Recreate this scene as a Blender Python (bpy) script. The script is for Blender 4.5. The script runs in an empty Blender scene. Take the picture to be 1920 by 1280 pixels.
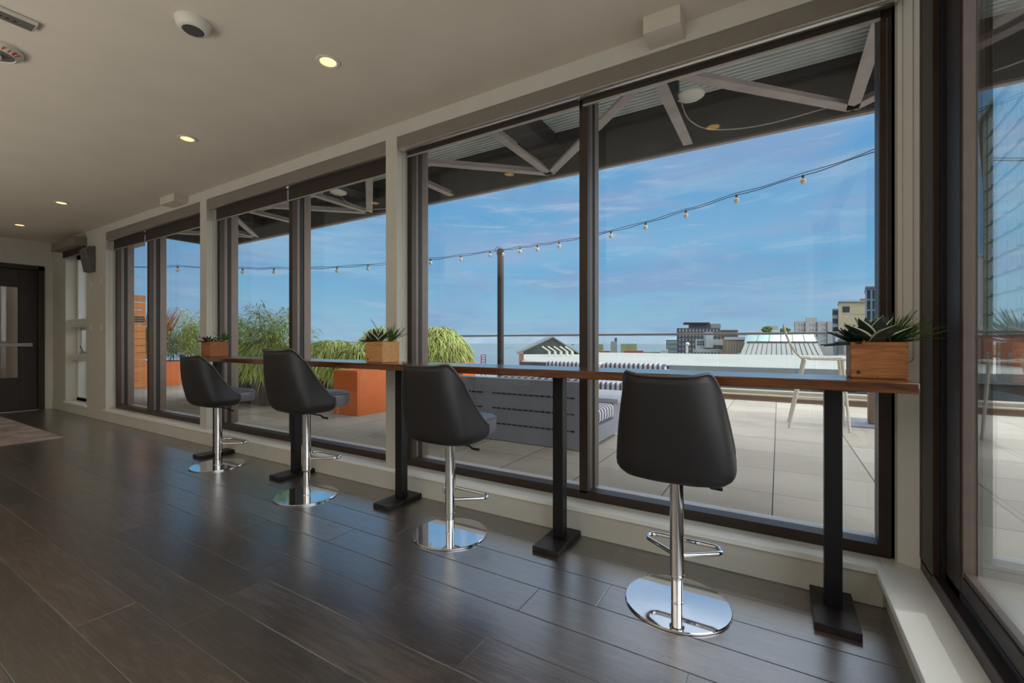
import bpy, bmesh, math, random
from mathutils import Vector, Matrix, noise as mnoise
random.seed(7)
SC = bpy.context.scene
COL = SC.collection
PI = math.pi

# ------------------------------------------------------------------ camera
YAW = math.radians(31.0); FPX = 832.0; CH = 1.1
cam = bpy.data.cameras.new('camera'); camo = bpy.data.objects.new('camera', cam); COL.objects.link(camo)
camo.location = (0, 0, CH); camo.rotation_euler = (PI/2, 0, YAW)
cam.sensor_fit = 'HORIZONTAL'; cam.sensor_width = 36.0; cam.lens = 36.0*FPX/1920.0
cam.clip_start = 0.05; cam.clip_end = 30000
SC.camera = camo
SC.view_settings.view_transform = 'Standard'
SC.view_settings.look = 'None'
SC.view_settings.exposure = 0.0
SC.view_settings.gamma = 1.0
SC.view_settings.use_curve_mapping = False

# ------------------------------------------------------------------ node helpers
def lin(c):
    return tuple(((x/255.0)/12.92 if x <= 10 else ((x/255.0+0.055)/1.055)**2.4) for x in c)+(1.0,)
class NT:
    def __init__(s, tree): s.t = tree; s.n = tree.nodes; s.l = tree.links
    def node(s, typ, **kw):
        n = s.n.new(typ)
        for k, v in kw.items():
            if k.startswith('i_'): n.inputs[k[2:].replace('_', ' ')].default_value = v
            else: setattr(n, k, v)
        return n
    def inp(s, sock, v):
        if v is None: return
        if isinstance(v, bpy.types.NodeSocket): s.l.new(v, sock)
        else: sock.default_value = v
    def m(s, op, a, b=None, c=None, clamp=False):
        n = s.n.new('ShaderNodeMath'); n.operation = op; n.use_clamp = clamp
        s.inp(n.inputs[0], a); s.inp(n.inputs[1], b); s.inp(n.inputs[2], c)
        return n.outputs[0]
    def vec(s, x, y, z):
        n = s.n.new('ShaderNodeCombineXYZ'); s.inp(n.inputs[0], x); s.inp(n.inputs[1], y); s.inp(n.inputs[2], z); return n.outputs[0]
    def sep(s, v):
        n = s.n.new('ShaderNodeSeparateXYZ'); s.l.new(v, n.inputs[0]); return n.outputs
    def mix(s, f, a, b):
        n = s.n.new('ShaderNodeMix'); n.data_type = 'RGBA'
        s.inp(n.inputs['Factor'], f); s.inp(n.inputs[6], a); s.inp(n.inputs[7], b); return n.outputs[2]
    def noise(s, v, scale, detail=3, rough=.5, dist=0):
        n = s.n.new('ShaderNodeTexNoise'); n.inputs['Scale'].default_value = scale; n.inputs['Detail'].default_value = detail
        n.inputs['Roughness'].default_value = rough; n.inputs['Distortion'].default_value = dist
        if v is not None: s.l.new(v, n.inputs['Vector'])
        return n.outputs[0]
    def ramp(s, f, stops):
        n = s.n.new('ShaderNodeValToRGB'); s.l.new(f, n.inputs[0])
        e = n.color_ramp.elements
        while len(e) < len(stops): e.new(.5)
        for i, (p, c) in enumerate(stops): e[i].position = p; e[i].color = c
        return n.outputs[0]
    def white(s, v, dims='2D'):
        n = s.n.new('ShaderNodeTexWhiteNoise'); n.noise_dimensions = dims
        s.l.new(v, n.inputs['W' if dims == '1D' else 'Vector']); return n.outputs[0]
    def bump(s, h, strength=.2, dist=.01):
        n = s.n.new('ShaderNodeBump'); n.inputs['Strength'].default_value = strength; n.inputs['Distance'].default_value = dist
        s.l.new(h, n.inputs['Height']); return n.outputs[0]

# ------------------------------------------------------------------ world: blue sky with thin streaky cloud
wd = bpy.data.worlds.new('sky'); SC.world = wd; wd.use_nodes = True
W = NT(wd.node_tree); W.n.clear()
tc = W.n.new('ShaderNodeTexCoord')
dx, dy, dz = W.sep(tc.outputs['Generated'])
up = W.m('MAXIMUM', dz, 0.0)
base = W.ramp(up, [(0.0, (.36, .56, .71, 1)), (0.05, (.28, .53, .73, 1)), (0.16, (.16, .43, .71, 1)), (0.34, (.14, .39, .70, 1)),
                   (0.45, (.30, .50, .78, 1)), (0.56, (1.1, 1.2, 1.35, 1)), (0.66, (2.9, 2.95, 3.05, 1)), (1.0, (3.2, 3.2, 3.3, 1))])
for e in ():
    pass
cv = W.vec(W.m('MULTIPLY', dx, 2.2), W.m('MULTIPLY', dy, 2.2), W.m('MULTIPLY', dz, 11.0))
n1 = W.noise(cv, 1.6, 7, .55, .35)
n2 = W.noise(W.vec(W.m('MULTIPLY', dx, 1.3), W.m('MULTIPLY', dy, 1.3), W.m('MULTIPLY', dz, 8.0)), 2.3, 6, .6, .6)
lowmask = W.m('SUBTRACT', 1.0, W.m('MULTIPLY', W.m('SUBTRACT', up, .4), 6.0, clamp=True))
lil = W.m('MULTIPLY', W.m('MULTIPLY', W.m('SUBTRACT', n1, .44), 5.0, clamp=True), .85)
wht = W.m('MULTIPLY', W.m('MULTIPLY', W.m('SUBTRACT', n2, .52), 5.0, clamp=True), .6)
c1 = W.mix(W.m('MULTIPLY', lil, lowmask), base, (.255, .40, .66, 1))
c2 = W.mix(W.m('MULTIPLY', wht, lowmask), c1, (.34, .60, .78, 1))
n3 = W.noise(W.vec(W.m('MULTIPLY', dx, 3.0), W.m('MULTIPLY', dy, 3.0), W.m('MULTIPLY', dz, 22.0)), 1.7, 8, .62, .8)
pal = W.m('MULTIPLY', W.m('MULTIPLY', W.m('SUBTRACT', n3, .56), 7.0, clamp=True), .6)
c2 = W.mix(W.m('MULTIPLY', pal, lowmask), c2, (.44, .56, .74, 1))
# the sky is much brighter on the sun's side, right of the terrace
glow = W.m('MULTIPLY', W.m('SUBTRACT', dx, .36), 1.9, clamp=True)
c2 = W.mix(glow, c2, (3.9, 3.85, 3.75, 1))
ground = W.m('GREATER_THAN', 0.0, dz)
c3 = W.mix(ground, c2, (.30, .32, .33, 1))
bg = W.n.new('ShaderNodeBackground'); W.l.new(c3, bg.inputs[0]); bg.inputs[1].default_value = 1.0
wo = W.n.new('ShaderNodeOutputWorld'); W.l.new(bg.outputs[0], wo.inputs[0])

# sun: high, from the right and slightly ahead of the windows
sd = Vector((.68, .15, 1.0)).normalized()
sun = bpy.data.lights.new('sun', 'SUN'); sun.energy = .85; sun.angle = math.radians(1.2); sun.color = (1, .94, .86)
suno = bpy.data.objects.new('sun', sun); COL.objects.link(suno); suno.location = (8, 4, 14)
suno.rotation_euler = sd.to_track_quat('Z', 'Y').to_euler()

# added fill light behind the camera, no fixture, stands in for room lighting
al = bpy.data.lights.new('rear_fill', 'AREA'); al.shape = 'RECTANGLE'; al.size = 8.4; al.size_y = 1.6; al.energy = 170; al.color = (1, .94, .85); al.spread = math.radians(125)
alo = bpy.data.objects.new('rear_fill', al); COL.objects.link(alo); alo.location = (-3.85, -2.6, .3); alo.rotation_euler = (math.radians(180-14), 0, 0)
# ------------------------------------------------------------------ materials
def mat(name, col, rough=.6, metal=0., nscale=0, namt=.12, bump=0., bscale=None, coat=0., spec=.5, stretch=(1, 1, 1), emit=None, es=0):
    m = bpy.data.materials.new(name); m.use_nodes = True; T = NT(m.node_tree)
    b = T.n['Principled BSDF']; c = lin(col)
    b.inputs['Base Color'].default_value = c; b.inputs['Roughness'].default_value = rough; b.inputs['Metallic'].default_value = metal
    b.inputs['Specular IOR Level'].default_value = spec; b.inputs['Coat Weight'].default_value = coat
    if nscale:
        t = T.n.new('ShaderNodeTexCoord').outputs['Object']
        mp = T.n.new('ShaderNodeMapping'); mp.inputs['Scale'].default_value = stretch; T.l.new(t, mp.inputs[0])
        f = T.noise(mp.outputs[0], nscale, 4)
        lo = tuple(x*(1-namt) for x in c[:3])+(1,); hi = tuple(min(1, x*(1+namt)) for x in c[:3])+(1,)
        T.l.new(T.ramp(f, [(.3, lo), (.7, hi)]), b.inputs['Base Color'])
        if bump:
            g = T.noise(mp.outputs[0], bscale or nscale, 3)
            T.l.new(T.bump(g, bump, .004), b.inputs['Normal'])
    if emit: b.inputs['Emission Color'].default_value = lin(emit); b.inputs['Emission Strength'].default_value = es
    return m
M = {}
M['wall'] = mat('wall_paint', (200, 198, 190), .75, nscale=6, namt=.03, bump=.08, bscale=180)
M['ceil'] = mat('ceiling_paint', (205, 197, 184), .85, nscale=3, namt=.03)
M['trim'] = mat('white_trim', (242, 243, 240), .35, nscale=4, namt=.02)
M['winwhite'] = mat('white_vinyl', (215, 220, 220), .35, nscale=8, namt=.03)
M['bronze'] = mat('bronze_frame', (64, 52, 46), .42, .35, nscale=15, namt=.1)
M['bronzelt'] = mat('bronze_frame_light', (112, 99, 92), .4, .4, nscale=15, namt=.08)
M['gasket'] = mat('rubber_gasket', (22, 22, 28), .5, nscale=20, namt=.1)
M['track'] = mat('ribbed_track', (206, 204, 208), .5, .1, nscale=20, namt=.08)
M['cassette'] = mat('shade_cassette', (128, 122, 114), .5, nscale=20, namt=.04)
M['fabric'] = mat('shade_fabric', (58, 50, 46), .9, nscale=300, namt=.35)
M['hem'] = mat('hem_bar', (170, 165, 160), .4, .5, nscale=20, namt=.05)
M['chain'] = mat('bead_chain', (168, 160, 146), .35, .6, nscale=30, namt=.05)
M['leather'] = mat('charcoal_leatherette', (31, 29, 32), .5, nscale=140, namt=.14, bump=.12, bscale=420)
M['seatlea'] = mat('skylit_seat_leatherette', (112, 112, 120), .34, nscale=140, namt=.12, bump=.12, bscale=420)  # paler copy of the charcoal leatherette, sky reflection put into its colour
M['piping'] = mat('piping', (88, 82, 82), .35, nscale=90, namt=.1)
M['chrome'] = mat('chrome', (225, 226, 230), .05, 1., nscale=30, namt=.02)
M['blackmetal'] = mat('black_powdercoat', (24, 23, 28), .42, .3, nscale=60, namt=.15, bump=.05, bscale=300)
M['plate'] = mat('raw_steel_plate', (52, 48, 50), .38, .6, nscale=18, namt=.3)
M['blackplastic'] = mat('black_plastic', (20, 20, 21), .4, nscale=30, namt=.1)
M['doordark'] = mat('espresso_door', (40, 31, 27), .5, nscale=12, namt=.15, stretch=(1, 6, .6))
M['steel'] = mat('brushed_steel', (150, 150, 146), .35, .8, nscale=40, namt=.08)
M['plastic'] = mat('white_plastic', (205, 202, 192), .45, nscale=10, namt=.03)
M['greyplastic'] = mat('grey_plastic', (98, 96, 92), .5, nscale=30, namt=.08)
M['mesh'] = mat('speaker_mesh', (70, 68, 70), .6, nscale=300, namt=.4)
M['red'] = mat('red_print', (170, 35, 28), .5, nscale=10, namt=.05)
M['lampglow'] = mat('warm_lamp', (255, 214, 150), .4, emit=(255, 196, 110), es=3.2)
M['reflector'] = mat('gold_reflector', (240, 215, 160), .25, .5, nscale=10, namt=.05)
M['moss'] = mat('moss_fibre', (118, 88, 48), .95, nscale=60, namt=.5, bump=.8, bscale=120)
M['leafdark'] = mat('dark_succulent', (38, 56, 34), .45, nscale=30, namt=.35)
M['leafgrey'] = mat('variegated_succulent', (52, 66, 58), .45, nscale=45, namt=.45)
M['leafedge'] = mat('pale_leaf_edge', (190, 190, 160), .5, nscale=40, namt=.1)
M['leafgreen'] = mat('green_blade', (74, 104, 40), .45, nscale=20, namt=.3)
M['leafyellow'] = mat('yellow_green_blade', (165, 165, 70), .5, nscale=20, namt=.25)
M['leafbrown'] = mat('brown_sprig', (92, 58, 40), .7, nscale=20, namt=.3)
M['bamboo'] = mat('bamboo_leaf', (186, 200, 96), .5, nscale=2.2, namt=.4)
M['bamboo2'] = mat('bamboo_leaf_dark', (112, 142, 62), .5, nscale=2.5, namt=.4)
M['cascade'] = mat('weeping_leaf', (182, 196, 122), .5, nscale=2.5, namt=.35)
M['reed'] = mat('reddish_reed', (160, 110, 70), .6, nscale=5, namt=.3)
M['stem'] = mat('green_stem', (92, 96, 52), .6, nscale=12, namt=.3)
M['soil'] = mat('potting_soil', (58, 46, 38), .95, nscale=40, namt=.4)
M['orange'] = mat('orange_powdercoat', (216, 112, 50), .38, nscale=3, namt=.08)
M['greyplanter'] = mat('grey_zinc', (100, 100, 104), .45, .3, nscale=5, namt=.35, stretch=(5, 5, .6))
M['corten'] = mat('brown_planter', (112, 76, 66), .55, nscale=6, namt=.15)
M['sofagrey'] = mat('slate_grey_panel', (122, 126, 138), .5, nscale=5, namt=.08)
M['slot'] = mat('dark_slot', (22, 23, 27), .6, nscale=30, namt=.2)
M['tabletopgrey'] = mat('pale_grey_slab', (150, 152, 160), .45, nscale=8, namt=.05)
M['whitewire'] = mat('cream_metal', (196, 188, 172), .4, nscale=20, namt=.05)
M['pole'] = mat('dark_pole', (30, 32, 38), .4, .3, nscale=20, namt=.2)
M['cable'] = mat('black_cable', (22, 22, 24), .6, nscale=60, namt=.2)
M['bulb'] = mat('frosted_bulb', (205, 196, 178), .3, nscale=20, namt=.04)
M['canopy'] = mat('dark_canopy_steel', (72, 68, 66), .6, .2, nscale=3, namt=.18)
M['brace'] = mat('grey_painted_steel', (158, 146, 142), .6, nscale=6, namt=.12)
M['decking'] = mat('galvanised_deck', (196, 202, 202), .5, 0, nscale=2, namt=.15)
M['curb'] = mat('brown_curb', (128, 104, 86), .7, nscale=5, namt=.12)
M['curbtan'] = mat('tan_coping', (160, 150, 134), .65, nscale=5, namt=.08)
M['rail'] = mat('rail_aluminium', (118, 112, 110), .4, .5, nscale=20, namt=.05)
M['roofwhite'] = mat('white_membrane', (152, 154, 150), .8, nscale=.35, namt=.06, stretch=(.3, 2.5, 1))
M['fascia'] = mat('grey_fascia', (122, 126, 126), .6, nscale=1, namt=.08)
M['darkwall'] = mat('dark_cladding', (62, 64, 68), .6, nscale=1, namt=.15)
M['darkbld'] = mat('charcoal_facade', (58, 60, 66), .7, nscale=.6, namt=.2)
M['greenbld'] = mat('grey_green_facade', (92, 104, 104), .7, nscale=.6, namt=.2)
M['whitebld'] = mat('pale_grey_facade', (150, 156, 160), .7, nscale=.6, namt=.08)
M['beigebld'] = mat('beige_metal_wall', (140, 130, 116), .6, nscale=1, namt=.08)
M['seam'] = mat('standing_seam', (116, 120, 122), .45, .3, nscale=1, namt=.06)
M['skyglass'] = mat('skylight_glass', (108, 136, 140), .15, .3, nscale=1, namt=.05)
M['aptbld'] = mat('taupe_apartment', (134, 128, 126), .75, nscale=.5, namt=.12)
M['cream'] = mat('cream_facade', (196, 180, 152), .75, nscale=.5, namt=.05)
M['creamline'] = mat('cream_reveal', (200, 172, 140), .75, nscale=.5, namt=.05)
M['bluebld'] = mat('blue_grey_facade', (146, 156, 168), .6, nscale=.5, namt=.08)
M['winglass'] = mat('far_window', (62, 74, 88), .15, .3, nscale=.5, namt=.3)
M['winwhitefar'] = mat('pale_window', (178, 190, 196), .3, nscale=.5, namt=.1)
M['winmid'] = mat('mid_grey_window', (128, 138, 148), .3, nscale=.5, namt=.3)
M['olive'] = mat('olive_box', (122, 134, 86), .7, nscale=.8, namt=.15)
M['redbox'] = mat('dark_red_roof', (124, 48, 44), .7, nscale=.8, namt=.15)
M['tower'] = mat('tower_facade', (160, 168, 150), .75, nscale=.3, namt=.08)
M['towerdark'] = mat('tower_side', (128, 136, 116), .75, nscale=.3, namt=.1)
M['hill'] = mat('hazed_hill', (128, 146, 162), .95, nscale=.002, namt=.12)  # pale blue-grey, distance haze put into the base colour
M['boat'] = mat('boat_hull', (70, 80, 92), .6, nscale=1, namt=.1)
M['lowtree'] = mat('far_tree', (72, 96, 42), .9, nscale=.8, namt=.4)
M['signdark'] = mat('sign_plate', (48, 42, 38), .5, nscale=20, namt=.1)
M['signtext'] = mat('sign_letters', (190, 176, 150), .5, nscale=20, namt=.05)
M['blueled'] = mat('blue_indicator', (110, 140, 255), .4, emit=(120, 150, 255), es=2.0)

M['alu'] = mat('satin_aluminium', (226, 226, 222), .28, 1., nscale=20, namt=.03)
def wood(name, c1, c2, scale=1., rough=.35, axis='X', coat=.2, knots=True):
    m = bpy.data.materials.new(name); m.use_nodes = True; T = NT(m.node_tree); b = T.n['Principled BSDF']
    x, y, z = T.sep(T.n.new('ShaderNodeTexCoord').outputs['Object'])
    if axis == 'X': v = T.vec(T.m('MULTIPLY', x, 1.2*scale), T.m('MULTIPLY', y, 14*scale), T.m('MULTIPLY', z, 14*scale))
    elif axis == 'Y': v = T.vec(T.m('MULTIPLY', x, 14*scale), T.m('MULTIPLY', y, 1.2*scale), T.m('MULTIPLY', z, 14*scale))
    else: v = T.vec(T.m('MULTIPLY', x, 14*scale), T.m('MULTIPLY', y, 14*scale), T.m('MULTIPLY', z, 1.2*scale))
    n = T.noise(v, 2.2, 6, .6, 1.2)
    f = T.noise(v, 14, 3, .5)
    k = T.m('ADD', T.m('MULTIPLY', n, .75), T.m('MULTIPLY', f, .25))
    mid = tuple((a+bb)/2 for a, bb in zip(lin(c1), lin(c2)))
    col = T.ramp(k, [(.32, lin(c1)), (.5, mid), (.68, lin(c2))])
    T.l.new(col, b.inputs['Base Color']); b.inputs['Roughness'].default_value = rough; b.inputs['Coat Weight'].default_value = coat
    b.inputs['Coat Roughness'].default_value = .15
    T.l.new(T.bump(f, .08, .002), b.inputs['Normal'])
    return m
M['slab'] = wood('walnut_slab', (52, 27, 13), (126, 74, 38), 1, .22, 'X', .6)
M['cedar'] = wood('cedar_box', (128, 72, 32), (192, 126, 66), 2.0, .6, 'X', 0)
M['cedar2'] = wood('pale_pine_box', (170, 116, 66), (214, 162, 104), 2.0, .6, 'X', 0)
M['cedar3'] = wood('red_pine_box', (132, 76, 42), (184, 120, 72), 2.0, .6, 'X', 0)
M['fencewood'] = mat('cedar_slats', (222, 146, 84), .6, nscale=1.5, namt=.12, stretch=(1, 1, 8))
M['knot'] = mat('wood_knot', (60, 30, 16), .7, nscale=60, namt=.3)

def floor_mat():
    m = bpy.data.materials.new('dark_oak_planks'); m.use_nodes = True; T = NT(m.node_tree); b = T.n['Principled BSDF']
    x, y, z = T.sep(T.n.new('ShaderNodeTexCoord').outputs['Object'])
    yy = T.m('DIVIDE', T.m('SUBTRACT', y, 1.371), .1945)
    row = T.m('FLOOR', yy); fy = T.m('FRACT', yy)
    off = T.m('MULTIPLY', T.white(row, '1D'), 1.3)
    xx = T.m('DIVIDE', T.m('ADD', T.m('ADD', x, 30), off), 1.22)
    colm = T.m('FLOOR', xx); fx = T.m('FRACT', xx)
    ey = T.m('MULTIPLY', T.m('MINIMUM', fy, T.m('SUBTRACT', 1.0, fy)), .1945)
    ex = T.m('MULTIPLY', T.m('MINIMUM', fx, T.m('SUBTRACT', 1.0, fx)), 1.22)
    e = T.m('MINIMUM', ey, ex)
    joint = T.m('LESS_THAN', e, .0011)
    bevel = T.m('MULTIPLY', e, 1/.003, clamp=True)
    r = T.white(T.vec(row, colm, 0), '2D')
    gx = T.m('ADD', T.m('MULTIPLY', x, 1.6), T.m('MULTIPLY', r, 37.0))
    v = T.vec(gx, T.m('MULTIPLY', y, 17), r)
    g = T.noise(v, 2.4, 6, .62, 1.6)
    fine = T.noise(T.vec(T.m('MULTIPLY', x, 16), T.m('MULTIPLY', y, 90), 0.0), 3.0, 4, .7)
    blotch = T.noise(T.vec(x, y, 0.0), 3.2, 5, .6)
    k = T.m('ADD', T.m('ADD', T.m('MULTIPLY', g, .55), T.m('MULTIPLY', fine, .32)), T.m('ADD', T.m('MULTIPLY', r, .12), T.m('MULTIPLY', blotch, .2)))
    col = T.ramp(k, [(.42, lin((26, 20, 18))), (.58, lin((54, 43, 39))), (.74, lin((92, 77, 70)))])
    col = T.mix(joint, col, lin((16, 12, 11)))
    T.l.new(col, b.inputs['Base Color'])
    rg = T.m('ADD', .20, T.m('MULTIPLY', T.m('ADD', T.m('MULTIPLY', blotch, .5), T.m('MULTIPLY', fine, .5)), .30))
    T.l.new(rg, b.inputs['Roughness'])
    h = T.m('ADD', T.m('MULTIPLY', bevel, 1.0), T.m('ADD', T.m('MULTIPLY', fine, .25), T.m('MULTIPLY', g, .2)))
    nb = T.bump(h, .42, .0022); T.l.new(nb, b.inputs['Normal']); T.l.new(nb, b.inputs['Coat Normal'])
    b.inputs['Specular IOR Level'].default_value = 1.0; b.inputs['Coat Weight'].default_value = 1.0; b.inputs['Coat Roughness'].default_value = .24; b.inputs['Coat IOR'].default_value = 2.8
    return m
M['floor'] = floor_mat()

def paver_mat():
    m = bpy.data.materials.new('concrete_pavers'); m.use_nodes = True; T = NT(m.node_tree); b = T.n['Principled BSDF']
    x, y, z = T.sep(T.n.new('ShaderNodeTexCoord').outputs['Object'])
    xx = T.m('DIVIDE', T.m('ADD', x, .031+60), .6); yy = T.m('DIVIDE', T.m('SUBTRACT', y, 3.50-60.*.61/.61), .61)
    fx = T.m('FRACT', xx); fy = T.m('FRACT', yy)
    ex = T.m('MULTIPLY', T.m('MINIMUM', fx, T.m('SUBTRACT', 1.0, fx)), .6)
    ey = T.m('MULTIPLY', T.m('MINIMUM', fy, T.m('SUBTRACT', 1.0, fy)), .61)
    j = T.m('MAXIMUM', T.m('LESS_THAN', ex, .0035), T.m('LESS_THAN', ey, .0022))
    r = T.white(T.vec(T.m('FLOOR', xx), T.m('FLOOR', yy), 0), '2D')
    sp = T.noise(T.vec(x, y, 0.0), 160, 2, .6); bl = T.noise(T.vec(x, y, 0.0), 1.3, 5, .6)
    k = T.m('ADD', T.m('MULTIPLY', r, .2), T.m('ADD', T.m('MULTIPLY', sp, .45), T.m('MULTIPLY', bl, .4)))
    col = T.ramp(k, [(.3, lin((144, 138, 128))), (.75, lin((184, 178, 168)))])
    col = T.mix(j, col, lin((58, 54, 50)))
    T.l.new(col, b.inputs['Base Color']); b.inputs['Roughness'].default_value = .85
    T.l.new(T.bump(T.m('SUBTRACT', sp, T.m('MULTIPLY', j, 2.0)), .25, .004), b.inputs['Normal'])
    return m
M['paver'] = paver_mat()

def stripe_mat():
    m = bpy.data.materials.new('striped_canvas'); m.use_nodes = True; T = NT(m.node_tree); b = T.n['Principled BSDF']
    x, y, z = T.sep(T.n.new('ShaderNodeTexCoord').outputs['Object'])
    f = T.m('FRACT', T.m('MULTIPLY', T.m('ADD', x, 20), 1/.075))
    k = T.m('GREATER_THAN', f, .52)
    T.l.new(T.mix(k, lin((190, 190, 196)), lin((80, 84, 104))), b.inputs['Base Color']); b.inputs['Roughness'].default_value = .85
    return m
M['stripe'] = stripe_mat()
def stripe_mat_y():
    m = bpy.data.materials.new('striped_canvas_side'); m.use_nodes = True; T = NT(m.node_tree); b = T.n['Principled BSDF']
    x, y, z = T.sep(T.n.new('ShaderNodeTexCoord').outputs['Object'])
    f = T.m('FRACT', T.m('MULTIPLY', T.m('ADD', y, 20), 1/.075))
    k = T.m('GREATER_THAN', f, .52)
    T.l.new(T.mix(k, lin((190, 190, 196)), lin((80, 84, 104))), b.inputs['Base Color']); b.inputs['Roughness'].default_value = .85
    return m
M['stripe_y'] = stripe_mat_y()

def brick_mat(name, c1, c2, mortar, s=1.):
    m = bpy.data.materials.new(name); m.use_nodes = True; T = NT(m.node_tree); b = T.n['Principled BSDF']
    x, y, z = T.sep(T.n.new('ShaderNodeTexCoord').outputs['Object'])
    n = T.n.new('ShaderNodeTexBrick'); T.l.new(T.vec(T.m('ADD', x, y), z, 0.0), n.inputs['Vector'])
    n.inputs['Color1'].default_value = lin(c1); n.inputs['Color2'].default_value = lin(c2); n.inputs['Mortar'].default_value = lin(mortar)
    n.inputs['Scale'].default_value = s; n.inputs['Mortar Size'].default_value = .02
    T.l.new(n.outputs[0], b.inputs['Base Color']); b.inputs['Roughness'].default_value = .85
    return m
M['brick'] = brick_mat('red_brick', (184, 98, 66), (160, 82, 56), (150, 110, 90), 1.6)
M['brickdark'] = brick_mat('brown_brick', (140, 92, 76), (112, 72, 60), (120, 104, 94), 1.6)

def rug_mat():
    m = bpy.data.materials.new('faded_rug'); m.use_nodes = True; T = NT(m.node_tree); b = T.n['Principled BSDF']
    o = T.n.new('ShaderNodeTexCoord').outputs['Object']; x, y, z = T.sep(o)
    a = T.noise(o, 3.0, 6, .7, .8); w = T.noise(T.vec(T.m('MULTIPLY', x, 80), T.m('MULTIPLY', y, 6), 0.0), 1.5, 3, .6)
    col = T.ramp(T.m('ADD', T.m('MULTIPLY', a, .7), T.m('MULTIPLY', w, .3)), [(.35, lin((122, 104, 104))), (.5, lin((160, 144, 140))), (.65, lin((192, 180, 172)))])
    T.l.new(col, b.inputs['Base Color']); b.inputs['Roughness'].default_value = .95
    T.l.new(T.bump(w, .4, .004), b.inputs['Normal']); return m
M['rug'] = rug_mat()

def glass_mat(name, tint, boost=1.):
    m = bpy.data.materials.new(name); m.use_nodes = True; T = NT(m.node_tree); T.n.clear()
    lw = T.n.new('ShaderNodeLayerWeight'); lw.inputs[0].default_value = .5
    f5 = T.m('POWER', lw.outputs['Facing'], 5.0)
    # Facing = 1-|cos|; Schlick reflectance of one glass surface
    fr = T.m('MULTIPLY', T.m('ADD', .04, T.m('MULTIPLY', f5, .96)), boost, clamp=True)
    tr = T.n.new('ShaderNodeBsdfTransparent'); tr.inputs[0].default_value = tint
    gl = T.n.new('ShaderNodeBsdfGlossy'); gl.inputs['Roughness'].default_value = 0.0; gl.inputs[0].default_value = (1, 1, 1, 1)
    mx = T.n.new('ShaderNodeMixShader'); T.l.new(fr, mx.inputs[0]); T.l.new(tr.outputs[0], mx.inputs[1]); T.l.new(gl.outputs[0], mx.inputs[2])
    out = T.n.new('ShaderNodeOutputMaterial'); T.l.new(mx.outputs[0], out.inputs[0]); return m
M['glass'] = glass_mat('window_glass', (.965, .975, .97, 1), .8)
M['glassr'] = glass_mat('double_glazing', (.93, .955, .95, 1), 2.1)
M['railglass'] = glass_mat('balustrade_glass', (.94, .965, .965, 1), .6)

def sea_mat():
    m = bpy.data.materials.new('sea_water'); m.use_nodes = True; T = NT(m.node_tree); b = T.n['Principled BSDF']
    o = T.n.new('ShaderNodeTexCoord').outputs['Object']
    x, y, z = T.sep(o)
    k = T.noise(T.vec(T.m('MULTIPLY', x, .0006), T.m('MULTIPLY', y, .003), 0.0), 1.0, 5, .6, .4)
    T.l.new(T.ramp(k, [(.3, lin((88, 106, 116))), (.7, lin((112, 128, 134)))]), b.inputs['Base Color'])
    b.inputs['Roughness'].default_value = .35
    T.l.new(T.bump(T.noise(o, .3, 3), .3, .3), b.inputs['Normal']); return m
M['sea'] = sea_mat()

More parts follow.
